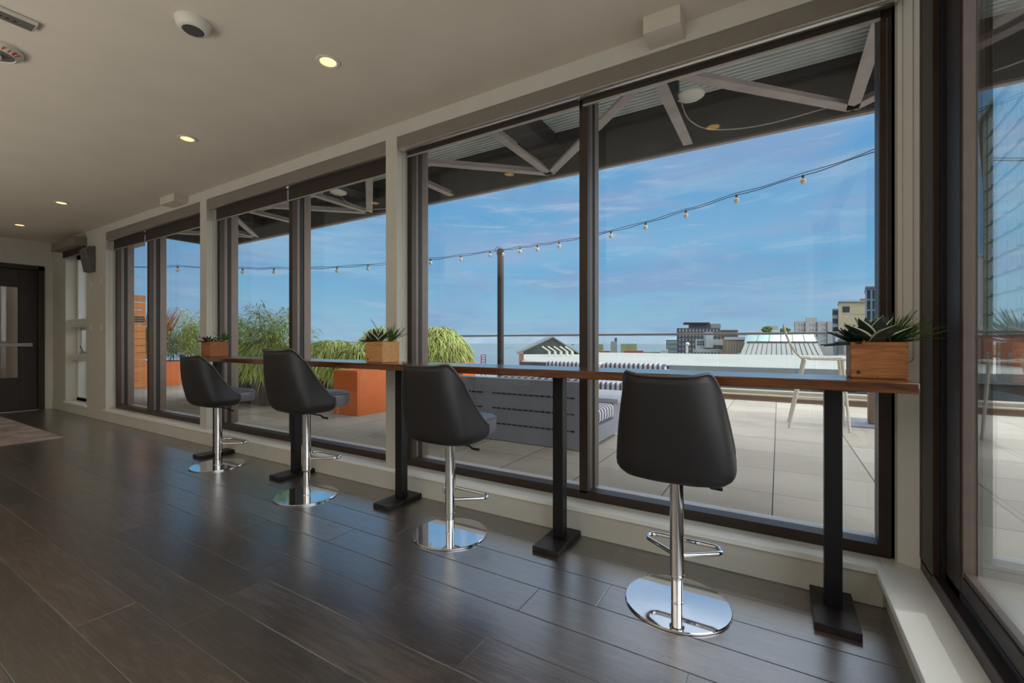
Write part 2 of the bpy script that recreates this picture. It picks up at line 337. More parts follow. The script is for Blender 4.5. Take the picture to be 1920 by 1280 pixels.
# ------------------------------------------------------------------ mesh builder
class MB:
    def __init__(s): s.v = []; s.f = []; s.sm = []; s.mi = []; s.cur = 0
    def face(s, idx, smooth=False): s.f.append(tuple(idx)); s.sm.append(smooth); s.mi.append(s.cur)
    def box(s, x0, x1, y0, y1, z0, z1):
        if x0 > x1: x0, x1 = x1, x0
        if y0 > y1: y0, y1 = y1, y0
        if z0 > z1: z0, z1 = z1, z0
        n = len(s.v)
        s.v += [(x0, y0, z0), (x1, y0, z0), (x1, y1, z0), (x0, y1, z0), (x0, y0, z1), (x1, y0, z1), (x1, y1, z1), (x0, y1, z1)]
        for q in ((0, 3, 2, 1), (4, 5, 6, 7), (0, 1, 5, 4), (1, 2, 6, 5), (2, 3, 7, 6), (3, 0, 4, 7)): s.face([n+i for i in q])
        return s
    def bar(s, a, b, w, h, up=(0, 0, 1)):      # rectangular bar between two points
        a = Vector(a); b = Vector(b); d = (b-a).normalized(); upv = Vector(up)
        sx = d.cross(upv)
        if sx.length < 1e-4: sx = Vector((1, 0, 0))
        sx.normalize(); uz = sx.cross(d).normalized(); n = len(s.v)
        for p in (a, b):
            for i, j in ((-1, -1), (1, -1), (1, 1), (-1, 1)): s.v.append(tuple(p+sx*(i*w/2)+uz*(j*h/2)))
        for q in ((0, 1, 2, 3), (7, 6, 5, 4), (0, 4, 5, 1), (1, 5, 6, 2), (2, 6, 7, 3), (3, 7, 4, 0)): s.face([n+i for i in q])
        return s
    def tube(s, pts, r, n=8, closed=False, caps=True):
        P = [Vector(p) for p in pts]; L = len(P); base = len(s.v)
        rr = r if isinstance(r, (list, tuple)) else [r]*L
        prev = None
        for i in range(L):
            if closed: t = (P[(i+1) % L]-P[i-1])
            else: t = P[min(i+1, L-1)]-P[max(i-1, 0)]
            t.normalize()
            if prev is None:
                a = Vector((0, 0, 1)) if abs(t.z) < .9 else Vector((1, 0, 0))
                u = t.cross(a).normalized()
            else:
                u = (prev - t*prev.dot(t))
                u = u.normalized() if u.length > 1e-6 else t.orthogonal().normalized()
            prev = u; w = t.cross(u)
            for k in range(n):
                a = 2*PI*k/n; s.v.append(tuple(P[i]+(u*math.cos(a)+w*math.sin(a))*rr[i]))
        for i in range(L if closed else L-1):
            j = (i+1) % L
            for k in range(n):
                k2 = (k+1) % n
                s.face((base+i*n+k, base+i*n+k2, base+j*n+k2, base+j*n+k), True)
        if caps and not closed:
            s.face([base+k for k in range(n)][::-1]); s.face([base+(L-1)*n+k for k in range(n)])
        return s
    def lathe(s, prof, c=(0, 0, 0), n=32, smooth=True, caps=False):   # prof: (r, z)
        base = len(s.v); L = len(prof)
        for (r, z) in prof:
            for k in range(n):
                a = 2*PI*k/n; s.v.append((c[0]+r*math.cos(a), c[1]+r*math.sin(a), c[2]+z))
        for i in range(L-1):
            for k in range(n):
                k2 = (k+1) % n; s.face((base+i*n+k, base+i*n+k2, base+(i+1)*n+k2, base+(i+1)*n+k), smooth)
        if caps and prof[0][0] > 1e-6: s.face([base+k for k in range(n)][::-1])
        if caps and prof[-1][0] > 1e-6: s.face([base+(L-1)*n+k for k in range(n)])
        return s
    def prism(s, poly, z0, z1):       # polygon in xy extruded in z
        n = len(s.v); k = len(poly)
        s.v += [(x, y, z0) for x, y in poly]+[(x, y, z1) for x, y in poly]
        s.face(list(range(n+k-1, n-1, -1))); s.face(list(range(n+k, n+2*k)))
        for i in range(k):
            j = (i+1) % k; s.face((n+i, n+j, n+k+j, n+k+i))
        return s
    def prism_x(s, poly, x0, x1):     # polygon in yz extruded along x
        n = len(s.v); k = len(poly)
        s.v += [(x0, y, z) for y, z in poly]+[(x1, y, z) for y, z in poly]
        s.face(list(range(n, n+k))); s.face(list(range(n+2*k-1, n+k-1, -1)))
        for i in range(k):
            j = (i+1) % k; s.face((n+i, n+k+i, n+k+j, n+j))
        return s
    def prism_y(s, poly, y0, y1):     # polygon in xz extruded along y
        n = len(s.v); k = len(poly)
        s.v += [(x, y0, z) for x, z in poly]+[(x, y1, z) for x, z in poly]
        s.face(list(range(n, n+k))); s.face(list(range(n+2*k-1, n+k-1, -1)))
        for i in range(k):
            j = (i+1) % k; s.face((n+i, n+k+i, n+k+j, n+j))
        return s
    def ball(s, c, r, n=6, m=4):
        prof = [(max(1e-7, r*math.sin(PI*i/m)), -r*math.cos(PI*i/m)) for i in range(m+1)]
        return s.lathe(prof, c, n)
    def leaf(s, base, d, up, L, w, fold=.15, droop=0., seg=3, edge=None):
        """tapered channelled blade with real thickness in its fold"""
        base = Vector(base); d = Vector(d).normalized(); side = d.cross(Vector(up))
        if side.length < 1e-4: side = d.orthogonal()
        side.normalize(); nrm = side.cross(d).normalized(); n = len(s.v)
        for i in range(seg+1):
            t = i/seg; ww = w*.5*(math.sin(PI*min(1, .25+t*.75)) if t < 1 else 0.0)*(1.0)
            if t >= 1: ww = w*.02
            p = base+d*(L*t)+Vector((0, 0, -droop*L*t*t))
            s.v += [tuple(p-side*ww+nrm*ww*fold*2), tuple(p), tuple(p+side*ww+nrm*ww*fold*2)]
        for i in range(seg):
            a = n+i*3; s.face((a, a+1, a+4, a+3), True); s.face((a+1, a+2, a+5, a+4), True)
        return s
    def build(s, name, mats, parent=None, bevel=0, solid=0, world=True, sub=0):
        me = bpy.data.meshes.new(name)
        off = Vector((0, 0, 0))
        if parent is not None and world:
            p = parent
            while p is not None: off += p.location; p = p.parent
        me.from_pydata([tuple(Vector(v)-off) for v in s.v] if off.length else s.v, [], s.f)
        if not isinstance(mats, (list, tuple)): mats = [mats]
        for m in mats: me.materials.append(M[m] if isinstance(m, str) else m)
        me.polygons.foreach_set('use_smooth', s.sm); me.polygons.foreach_set('material_index', s.mi)
        me.update()
        me.set_sharp_from_angle(angle=math.radians(38))
        o = bpy.data.objects.new(name, me); COL.objects.link(o)
        if parent is not None: o.parent = parent
        if solid:
            md = o.modifiers.new('solid', 'SOLIDIFY'); md.thickness = solid; md.offset = 0
        if sub:
            md = o.modifiers.new('sub', 'SUBSURF'); md.levels = sub; md.render_levels = sub
        if bevel:
            md = o.modifiers.new('bevel', 'BEVEL'); md.width = bevel; md.segments = 2; md.limit_method = 'ANGLE'; md.angle_limit = math.radians(40)
            md.harden_normals = False
        return o
def tag(o, label=None, cat=None, group=None, kind=None):
    if label: o['label'] = label
    if cat: o['category'] = cat
    if group: o['group'] = group
    if kind: o['kind'] = kind
    return o
def thing(name, loc, label, cat, group=None, rz=0):
    o = bpy.data.objects.new(name, None); COL.objects.link(o); o.empty_display_size = .1
    o.location = loc; o.rotation_euler = (0, 0, rz); return tag(o, label, cat, group)
def struct(name, loc=(0, 0, 0)):
    o = bpy.data.objects.new(name, None); COL.objects.link(o); o.location = loc; o['kind'] = 'structure'; return o
def copy_tree(o, parent=None):
    c = o.copy(); COL.objects.link(c)
    if parent is not None: c.parent = parent
    for ch in [k for k in bpy.data.objects if k.parent == o]: copy_tree(ch, c)
    return c

# ================================================================== ROOM SHELL
XL, XR, YW, YB, ZC = -10.25, .40, 2.37, -4.2, 2.71
YO = 2.66                                   # outer face of window wall
SILL = .163
fl = MB().box(-13.2, 0.5, YB, YW+.03, -.12, 0).build('floor', 'floor'); fl['kind'] = 'structure'
ce = MB().box(XL-.12, .75, YB-.1, YO, ZC, ZC+.18).build('ceiling', 'ceil'); ce['kind'] = 'structure'
OPEN = [(-9.63, -8.73, 2.47), (-7.99, -5.35, 2.61), (-5.21, -2.53, 2.61), (-2.415, .425, 2.61)]
w = MB()
w.box(XL-.12, .46, YW, YO, -.12, .136)
xs = XL-.12
for (a, b, top) in OPEN:
    w.box(xs, a, YW, YO, .136, ZC); w.box(a, b, YW, YO, top, ZC); xs = b
w.box(.425, .50, 2.462, YO, .136, ZC)
wf = w.build('wall_front', 'wall'); wf['kind'] = 'structure'
# corner post between the two window planes
cp = MB().prism([(.425, 2.466), (.495, 2.434), (.62, 2.434), (.62, 2.66), (.425, 2.66)], SILL, ZC).build('trim_2', 'trim'); cp['kind'] = 'structure'
# sill boards with a small nosing (front window wall, corner, right window wall)
s = MB()
s.box(-9.66, -8.70, 2.345, 2.50, .136, SILL)
s.box(-8.02, .37, 2.345, 2.50, .136, SILL)
s.prism([(.345, 2.345), (.345, -2.0), (.60, -2.0), (.60, 2.50), (.37, 2.50), (.37, 2.345)], .136, SILL)
so = s.build('trim_1', 'trim', bevel=.003); so['kind'] = 'structure'
# baseboard lines
b = MB().box(XL, .372, 2.358, 2.372, 0, .138); bo = b.build('baseboard_front', 'wall', bevel=.003); bo['kind'] = 'structure'
b = MB().box(XL-.002, XL+.014, 2.33, 2.36, 0, .15); b.box(XL-.002, XL+.014, YB, 1.16, 0, .15); bo = b.build('baseboard_left', 'wall', bevel=.003); bo['kind'] = 'structure'
# left wall with doorway
w = MB()
w.box(XL-.14, XL, 2.22, YW, -.12, ZC); w.box(XL-.14, XL, YB, 1.24, -.12, ZC); w.box(XL-.14, XL, 1.24, 2.22, 2.27, ZC)
o = w.build('wall_left', 'wall'); o['kind'] = 'structure'
# back wall and right wall (right wall carries the side window)
o = MB().box(XL-.14, .62, YB-.12, YB, -.12, ZC).build('wall_back', 'wall'); o['kind'] = 'structure'
w = MB(); w.box(.38, .62, YB, 2.45, -.12, .136); w.box(.40, .62, YB, -2.0, .136, ZC); w.box(.50, .62, -2.0, 2.434, 2.60, ZC)
o = w.build('wall_right', 'wall'); o['kind'] = 'structure'
# corridor seen through the door light
w = MB(); w.box(-13.2, -12.9, 0, 2.5, 0, ZC); w.box(-13.2, XL-.14, -.2, 0, 0, ZC); w.box(-13.2, XL-.14, 0, 2.6, ZC, ZC+.1); w.box(-11.7, XL-.14, 2.37, 2.5, 0, ZC)
w.box(-12.3, -12.1, 2.37, 2.5, 0, ZC)
o = w.build('wall_corridor', 'beigebld'); o['kind'] = 'structure'

# door
D = struct('door_1', (XL, 1.7, 0)); D['label'] = 'dark brown glazed door with a steel push bar in the far end wall'
f = MB(); f.box(XL-.14, XL+.018, 2.20, 2.272, 0, 2.316); f.box(XL-.14, XL+.018, 1.19, 1.262, 0, 2.316); f.box(XL-.14, XL+.018, 1.19, 2.272, 2.245, 2.316)
f.build('door_frame', 'doordark', D, bevel=.002)
f = MB(); gy0, gy1, gz0, gz1 = 1.46, 1.998, .53, 1.957
f.box(XL-.08, XL-.035, gy1, 2.198, .012, 2.242); f.box(XL-.08, XL-.035, 1.264, gy0, .012, 2.242)
f.box(XL-.08, XL-.035, gy0, gy1, .012, gz0); f.box(XL-.08, XL-.035, gy0, gy1, gz1, 2.242)
f.build('door_leaf', 'doordark', D, bevel=.002)
f = MB()
f.box(XL-.034, XL-.028, gy0-.02, gy0, gz0-.02, gz1+.02); f.box(XL-.034, XL-.028, gy1, gy1+.02, gz0-.02, gz1+.02); f.box(XL-.034, XL-.028, gy0, gy1, gz1, gz1+.02); f.box(XL-.034, XL-.028, gy0, gy1, gz0-.02, gz0)
f.build('glazing_bead', 'doordark', D)
MB().box(XL-.06, XL-.054, gy0, gy1, gz0, gz1).build('door_glass', 'glass', D)
f = MB(); f.box(XL+.02, XL+.055, 1.30, 2.13, 1.02, 1.075); f.box(XL-.035, XL+.03, 1.30, 1.38, 1.015, 1.08); f.box(XL-.035, XL+.03, 2.06, 2.13, 1.015, 1.08)
f.build('push_bar', 'steel', D, bevel=.004)
MB().box(XL-.14, XL+.03, 1.262, 2.2, 0, .012).build('threshold', 'steel', D)

# ================================================================== WINDOWS
def window(name, x0, x1, xm, ztop, label, yf=2.477, yg=2.64, mull=(.026, .026)):
    Wn = struct(name, ((x0+x1)/2, yf, SILL)); Wn['label'] = label
    f = MB(); f.box(x0, x1, yf, yf+.085, SILL, .215)                     # bottom rail
    f.box(x0-.0, x0+.045, yf, yf+.05, .215, ztop); f.box(x1-.045, x1, yf, yf+.05, .215, ztop)
    f.box(x0, x1, yf, yf+.17, ztop-.006, ztop)
    f.build('frame', 'bronze', Wn, bevel=.002)
    f = MB(); f.box(x0, x0+.035, yf+.052, yf+.085, .215, ztop-.006); f.box(x1-.035, x1, yf+.052, yf+.085, .215, ztop-.006)
    f.box(x0, x0+.03, yf+.125, yf+.20, .20, ztop-.006); f.box(x1-.03, x1, yf+.125, yf+.20, .20, ztop-.006)
    f.build('outer_frame', 'bronzelt', Wn, bevel=.001)
    f = MB(); f.box(x0, x0+.038, yf+.087, yf+.123, .2, ztop-.006); f.box(x1-.038, x1, yf+.087, yf+.123, .2, ztop-.006)
    f.build('gasket', 'gasket', Wn)
    f = MB()                                                             # ribbed ledge beyond the rail
    f.box(x0+.045, x1-.045, yf+.085, yf+.125, .163, .196); f.box(x0+.01, x1-.01, yf+.125, yf+.20, .163, .195)
    f.build('track', 'track', Wn)
    f = MB(); n = int((x1-x0-.1)/.022)
    for i in range(n):
        xx = x0+.05+i*.022; f.box(xx, xx+.011, yf+.087, yf+.122, .196, .202)
    f.build('track_ribs', 'gasket', Wn)
    f = MB(); f.box(xm-.026, xm+.026, yf, yf+.05, .2, ztop-.004)
    mo = f.build('mullion', 'bronze', Wn, bevel=.002)
    f = MB(); f.box(xm-.024, xm+.024, yf+.051, yf+.075, .2, ztop-.004); f.box(xm-.026, xm+.026, yf+.12, yf+.19, .2, ztop-.004); f.build('mullion_edge', 'bronzelt', mo)
    f = MB(); f.box(xm-.02, xm+.02, yf+.076, yf+.119, .2, ztop-.004); f.build('mullion_gasket', 'gasket', mo)
    for (a, b2) in ((x0+.03, xm-.02), (xm+.02, x1-.03)):
        MB().box(a, b2, yg, yg+.008, .196, ztop-.006).build('glass_pane', 'glass', Wn)
    return Wn
window('window_1', -2.415, .418, -.994, 2.61, 'nearest wide two pane window of the front wall, beside the corner post')
window('window_2', -5.21, -2.53, -3.89, 2.61, 'middle wide two pane window of the front wall, behind the second and third stools')
window('window_3', -7.99, -5.35, -6.94, 2.61, 'far wide two pane window of the front wall, left of the farthest stool')
# narrow window with white frame and a crank vent
Wn = struct('window_4', (-9.18, 2.5, SILL)); Wn['label'] = 'narrow white framed window with a crank vent near the far corner'
x0, x1 = -9.60, -8.73
f = MB(); yy0, yy1 = 2.50, 2.57
f.box(-9.63, -9.0, yy0, yy1, SILL, .23); f.box(-9.63, -9.0, yy0, yy1, 2.40, 2.47)
f.box(-9.63, -9.57, yy0, yy1, .23, 2.40); f.box(-8.80, -8.73, yy0, yy1, SILL, 2.47)
f.box(-9.63, -8.73, yy0, yy1, SILL, .215); f.box(-9.63, -8.73, yy0, yy1, 2.40, 2.47)
f.build('frame', 'winwhite', Wn, bevel=.004)
f = MB(); f.box(-9.63, -8.73, 2.44, 2.58, 1.32, 1.45); f.box(-9.63, -8.73, 2.44, 2.58, .80, .90); f.build('transom', 'winwhite', Wn, bevel=.004)
f = MB(); f.box(-9.56, -9.52, 2.53, 2.57, .90, 1.32); f.box(-8.82, -8.78, 2.53, 2.57, .90, 1.32); f.box(-9.56, -8.78, 2.53, 2.57, .90, .94); f.box(-9.56, -8.78, 2.53, 2.57, 1.28, 1.32)
sash = f.build('vent_sash', 'winwhite', Wn, bevel=.003)
MB().tube([(-9.2, 2.50, .92), (-9.2, 2.47, .93), (-9.24, 2.46, .97), (-9.3, 2.455, 1.03)], .009).build('crank_handle', 'steel', sash)
for z0, z1 in ((.215, .80), (.94, 1.28), (1.45, 2.40)): MB().box(-9.57, -8.80, 2.54, 2.548, z0, z1).build('glass_pane', 'glass', Wn)
# side window to the right of the camera
Wn = struct('window_5', (.55, .2, SILL)); Wn['label'] = 'large dark framed side window right of the corner post, reflecting sky'
f = MB(); y1, y0 = 2.432, -2.0
f.box(.500, .535, y0, y1, SILL, .215); f.box(.500, .60, y0, y1, 2.56, 2.60)
f.box(.500, .60, 2.262, y1, .2, 2.6); f.box(.500, .60, y0, y0+.12, .2, 2.6)
f.build('frame', 'bronze', Wn, bevel=.003)
f = MB(); f.box(.497, .503, 2.418, y1, .215, 2.6); f.box(.535, .60, y0, y1, SILL, .20); f.build('frame_edge', 'bronzelt', Wn, bevel=.002)
f = MB(); f.box(.520, .60, 2.232, 2.262, .2, 2.58); f.box(.530, .536, y0+.1, 2.25, .215, .245); f.build('gasket', 'gasket', Wn)
f = MB(); f.box(.530, .575, 2.085, 2.235, .2, 2.57); f.box(.532, .575, y0+.12, 2.235, .2, .300); f.box(.532, .575, y0+.12, 2.235, 2.47, 2.57)
f.build('sash_frame', 'bronze', Wn, bevel=.003)
f = MB(); f.box(.534, .562, 2.070, 2.085, .3, 2.47); f.box(.538, .562, y0+.12, 2.085, .300, .318); f.build('glazing_bead', 'bronzelt', Wn, bevel=.001)
MB().box(.549, .555, y0+.12, 2.075, .31, 2.48).build('glass_pane', 'glassr', Wn)

# ================================================================== ROLLER SHADES
def bead_chain(xa, xb, y, z0, z1, step=.0075, r=.0022):
    c = MB(); n = int((z1-z0)/step)
    for xx in (xa, xb):
        for i in range(n): c.ball((xx, y, z0+i*step), r, 5, 3)
    k = 12
    for i in range(k+1):
        a = PI*i/k; c.ball(((xa+xb)/2+(xb-xa)/2*math.cos(a), y, z0-abs(xb-xa)*.5*math.sin(a)), r, 5, 3)
    return c
def shade(x0, x1, xm, ftop, zf, label, group='roller shades over the wide windows', chains=()):
    t = thing('roller_shade', ((x0+x1)/2, 2.44, ftop-.1), label, 'window shade', group)
    prof = [(2.374, ftop-.082), (2.374, ftop), (2.45, ftop), (2.45, ftop-.070), (2.43, ftop-.080)]
    MB().prism_x(prof, x0+.003, x1-.003).build('cassette', 'cassette', t)
    c_ = .012; prof = [(2.377, ftop-.0795), (2.377, ftop-.088), (2.384, ftop-.0945), (2.396, ftop-.0965), (2.415, ftop-.0945), (2.445, ftop-.0865), (2.451, ftop-.078)]
    br = MB().prism_x(prof, x0+.003, x1-.003).build('bottom_roll', 'alu', t)
    for a, b2 in ((x0+.02, xm-.014), (xm+.014, x1-.05)):
        fb = MB().box(a, b2, 2.452, 2.4545, zf, ftop-.02).build('shade_fabric', 'fabric', t)
        MB().box(a, b2, 2.448, 2.459, zf-.006, zf+.004).build('hem_bar', 'hem', fb)
    for (xa, xb, yy, zb) in chains: bead_chain(xa, xb, yy, zb, ftop-.1).build('bead_chain', 'chain', t)
    return t
shade(-2.41, .425, -1.0, 2.605, 2.487, 'long grey roller shade cassette over the nearest wide window', chains=((-2.402, -2.395, 2.41, 1.02), (.375, .400, 2.472, 1.03)))
shade(-5.20, -2.53, -3.895, 2.60, 2.40, 'grey roller shade cassette over the middle wide window', chains=((-2.545, -2.537, 2.41, .55), (-5.19, -5.182, 2.42, 1.0)))
shade(-7.99, -5.35, -6.965, 2.59, 2.38, 'grey roller shade cassette over the far wide window', chains=((-7.98, -7.955, 2.40, 1.0), (-5.365, -5.357, 2.41, .9)))
t = thing('roller_shade', (-9.15, 2.3, 2.5), 'short box shaped shade cassette projecting over the narrow window by the corner', 'window shade')
MB().box(-9.72, -8.70, 2.23, 2.37, 2.50, 2.62).build('cassette', 'cassette', t, bevel=.004)
fb = MB().box(-9.66, -8.72, 2.345, 2.35, 2.41, 2.5).build('shade_fabric', 'fabric', t)
# chain loop that hangs on the corner post
tag(bead_chain(.445, .478, 2.4335, 1.03, ZC-.005, .0065, .0024).build('shade_chain', 'chain'), 'long beaded shade chain looping down the pale corner post', 'chain')

# ================================================================== CEILING ITEMS
def downlight(x, y, label, energy=4):
    t = thing('downlight', (x, y, ZC), label, 'ceiling light', 'recessed downlights along the window side')
    MB().lathe([(.044, -.0015), (.066, -.0005), (.067, -.004), (.060, -.0085), (.046, -.0065), (.044, -.0015)], (x, y, ZC), 28).build('trim_ring', 'plastic', t)
    MB().lathe([(.044, -.0035), (.030, -.003), (.0001, -.0028)], (x, y, ZC), 24).build('lens', 'lampglow', t)
    l = bpy.data.lights.new('downlight_lamp', 'SPOT'); l.energy = energy; l.color = (1, .74, .45); l.spot_size = math.radians(115); l.spot_blend = .8; l.shadow_soft_size = .05
    lo = bpy.data.objects.new('lamp', l); COL.objects.link(lo); lo.parent = t; lo.location = (0, 0, -.03)
downlight(-.42, 1.66, 'lit round downlight right above the nearest stool')
downlight(-2.22, 1.642, 'nearest visible lit round downlight in the ceiling')
downlight(-4.02, 1.69, 'second lit round downlight, above the third stool')
downlight(-7.13, 1.72, 'third lit round downlight, above the middle of the far floor')
downlight(-8.98, 1.75, 'farthest lit round downlight, near the narrow window')

t = thing('ceiling_speaker', (-2.53, 1.09, ZC), 'small round ceiling dome with dark mesh centre left of the nearest downlight', 'ceiling device')
MB().lathe([(.078, 0), (.078, -.008), (.068, -.036), (.060, -.043), (.047, -.045)], (-2.53, 1.09, ZC), 36).build('housing', 'plastic', t)
MB().lathe([(.047, -.0445), (.03, -.047), (.0001, -.048)], (-2.53, 1.09, ZC), 30).build('mesh_grille', 'mesh', t)

fx, fy = -3.68, .62
t = thing('fire_alarm', (fx, fy, ZC), 'white round ceiling alarm strobe with red FIRE lettering', 'fire alarm')
MB().lathe([(.112, 0), (.112, -.012), (.10, -.030), (.082, -.040), (.080, -.034)], (fx, fy, ZC), 40).build('housing', 'plastic', t)
MB().lathe([(.080, -.034), (.06, -.036), (.0001, -.037)], (fx, fy, ZC), 30).build('face_plate', 'greyplastic', t)
MB().lathe([(.03, -.034), (.03, -.05), (.022, -.062), (.0001, -.066)], (fx, fy, ZC), 20).build('strobe_lens', 'chrome', t)
GL = {'F': [((0, 0), (0, 1)), ((0, 1), (.62, 1)), ((0, .52), (.5, .52))], 'I': [((.2, 0), (.2, 1))],
      'R': [((0, 0), (0, 1)), ((0, 1), (.45, 1)), ((.45, 1), (.6, .76)), ((.6, .76), (.45, .5)), ((.45, .5), (0, .5)), ((.28, .5), (.62, 0))],
      'E': [((0, 0), (0, 1)), ((0, 1), (.6, 1)), ((0, .52), (.5, .52)), ((0, 0), (.6, 0))]}
for rot0 in (.56, .56+PI):
    for i, ch in enumerate('FIRE'):
        ang0 = rot0+(i-1.5)*.235
        mb = MB()
        def P(u, v):
            # letters lie on the sloping rim, tops pointing outwards
            ang = ang0+(u-.3)*.155; rr = .088+v*.020; zz = -.0385+(rr-.082)*.52-.0008
            return (fx+rr*math.cos(ang), fy+rr*math.sin(ang), ZC+zz)
        for (a, c) in GL[ch]: mb.bar(P(*a), P(*c), .0046, .0016)
        mb.build('fire_letter', 'red', t)

t = thing('ceiling_panel', (-3.25, .45, ZC), 'thin flush rectangular ceiling unit with tiny blue indicator', 'ceiling device')
MB().box(-3.29, -3.197, .25, .69, ZC-.022, ZC).build('housing', 'plastic', t, bevel=.006)
MB().box(-3.282, -3.205, .26, .68, ZC-.0235, ZC-.0215).build('face_plate', 'greyplastic', t)
for i, yy in enumerate((.61, .585, .56)): MB().box(-3.25, -3.242, yy, yy+.012, ZC-.025, ZC-.0225).build('slot', 'slot', t)
MB().ball((-3.245, .545, ZC-.0235), .003).build('indicator', 'blueled', t)
t = thing('smoke_detector', (-.76, 1.42, ZC), 'edge of a small round white detector at the top of the picture', 'ceiling device')
MB().lathe([(.05, 0), (.05, -.02), (.04, -.034), (.0001, -.036)], (-.76, 1.42, ZC), 28).build('housing', 'plastic', t)

t = tag(MB().box(-.578, -.402, 2.225, 2.372, 2.625, ZC+.001).build('soffit_box', 'ceil', bevel=.002), 'small painted box in the ceiling corner above the nearest window', 'soffit box')
t = tag(MB().box(-5.96, -5.62, 2.235, 2.372, 2.63, ZC+.001).build('soffit_box', 'ceil', bevel=.002), 'small painted box in the ceiling corner above the far window', 'soffit box')

# wall speaker and switch plates between the narrow and the far wide window
t = thing('wall_speaker', (-8.5, 2.37, 2.28), 'grey wedge shaped wall speaker between the two far windows', 'speaker')
mb = MB(); mb.prism_x([(2.37, 2.09), (2.37, 2.46), (2.29, 2.45), (2.255, 2.40), (2.30, 2.10)], -8.60, -8.36); mb.build('housing', 'greyplastic', t, bevel=.01)
MB().box(-8.50, -8.44, 2.297, 2.302, 2.12, 2.15).build('vent', 'slot', t)
for i, (xx, zz) in enumerate(((-8.52, 1.92), (-8.13, 1.95), (-8.52, 1.30), (-8.13, 1.30))):
    lab = ['upper left blank wall plate under the wall speaker', 'upper right blank wall plate beside the far wide window', 'lower left wall plate under the wall speaker', 'lower right wall plate beside the far wide window'][i]
    t = thing('wall_plate', (xx, 2.37, zz), lab, 'wall plate', 'wall plates between the far windows')
    MB().box(xx-.035, xx+.035, 2.364, 2.371, zz-.06, zz+.06).build('plate', 'wall', t, bevel=.002)
    MB().box(xx-.014, xx+.014, 2.361, 2.366, zz-.03, zz+.03).build('rocker', 'trim', t, bevel=.001)

# rug
tag(MB().box(-9.95, -7.02, -1.0, 1.711, 0, .009).build('rug', 'rug', bevel=.003), 'faded grey and mauve woven rug in front of the door', 'rug')

# ================================================================== BAR TABLE
TT, TB = .957, .918
t = thing('bar_table', (-2.2, 2.18, 0), 'long narrow walnut bar counter on five black steel posts along the windows', 'table')
mb = MB(); n = 60; xa, xb = -4.85, .415
# live edge front: very slightly wavy
bot = []
for z in (TB, TT):
    pass
fr = []
for i in range(n+1):
    xx = xa+(xb-xa)*i/n; fr.append((xx, 2.018+.004*math.sin(xx*3.1)+.002*math.sin(xx*11)))
poly = fr+[(xb, 2.34), (xa, 2.34)]
mb.prism(poly, TB, TT); mb.build('tabletop', 'slab', t, bevel=.004)
LEGX = [.19, -1.035, -2.235, -3.435, -4.70]
for i, lx in enumerate(LEGX):
    lg = MB().box(lx-.03, lx+.03, 2.205, 2.265, .028, TB-.008).build('leg', 'blackmetal', t, bevel=.003)
    MB().box(lx-.074, lx+.074, 2.052, 2.362, 0, .028).build('base_plate', 'plate', lg, bevel=.002)
    MB().box(lx-.06, lx+.06, 2.09, 2.32, TB-.008, TB).build('mounting_plate', 'blackmetal', lg)

# ================================================================== BAR STOOLS
def rim0(s):                       # height of shell rim at parameter s in [-1,1]
    a = abs(s)
    top = .452-.018*(1-min(1, (a/.26)**2))
    if a < .30: return top
    k = (a-.30)/.70
    return .100+(.452-.100)*(1-k)**2.0*(1+.30*k)
def rim(s):
    return sum(rim0(max(-1, min(1, s+d*.014))) for d in range(-5, 6))/11
def plan(s, z):                   # plan position of the shell for parameter s and height z
    k = max(0., min(1., z/.445))
    hw = .236-.064*k**1.15                                   # half width shrinks upwards
    back = -.175-.085*k-.02*math.sin(k*PI)                   # back leans out
    front = .082
    bot = min(1., z/.07); r = .62+.38*math.sqrt(max(0., 1-(1-bot)**2)) if z < .07 else 1.
    a = abs(s); sg = 1 if s >= 0 else -1
    if a < .42:                                              # rounded back
        th = (a/.42)*PI/2
        x = hw*math.sin(th)**.62 if th > 0 else 0
        y = back+(.13)*(1-math.cos(th)**.75)
    else:
        q = (a-.42)/.58; x = hw*(1-.06*q*q); y = back+.13+(front-back-.13)*q
    cx = 0; cy = -.03
    return (cx+(sg*x-cx)*r, cy+(y-cy)*r)
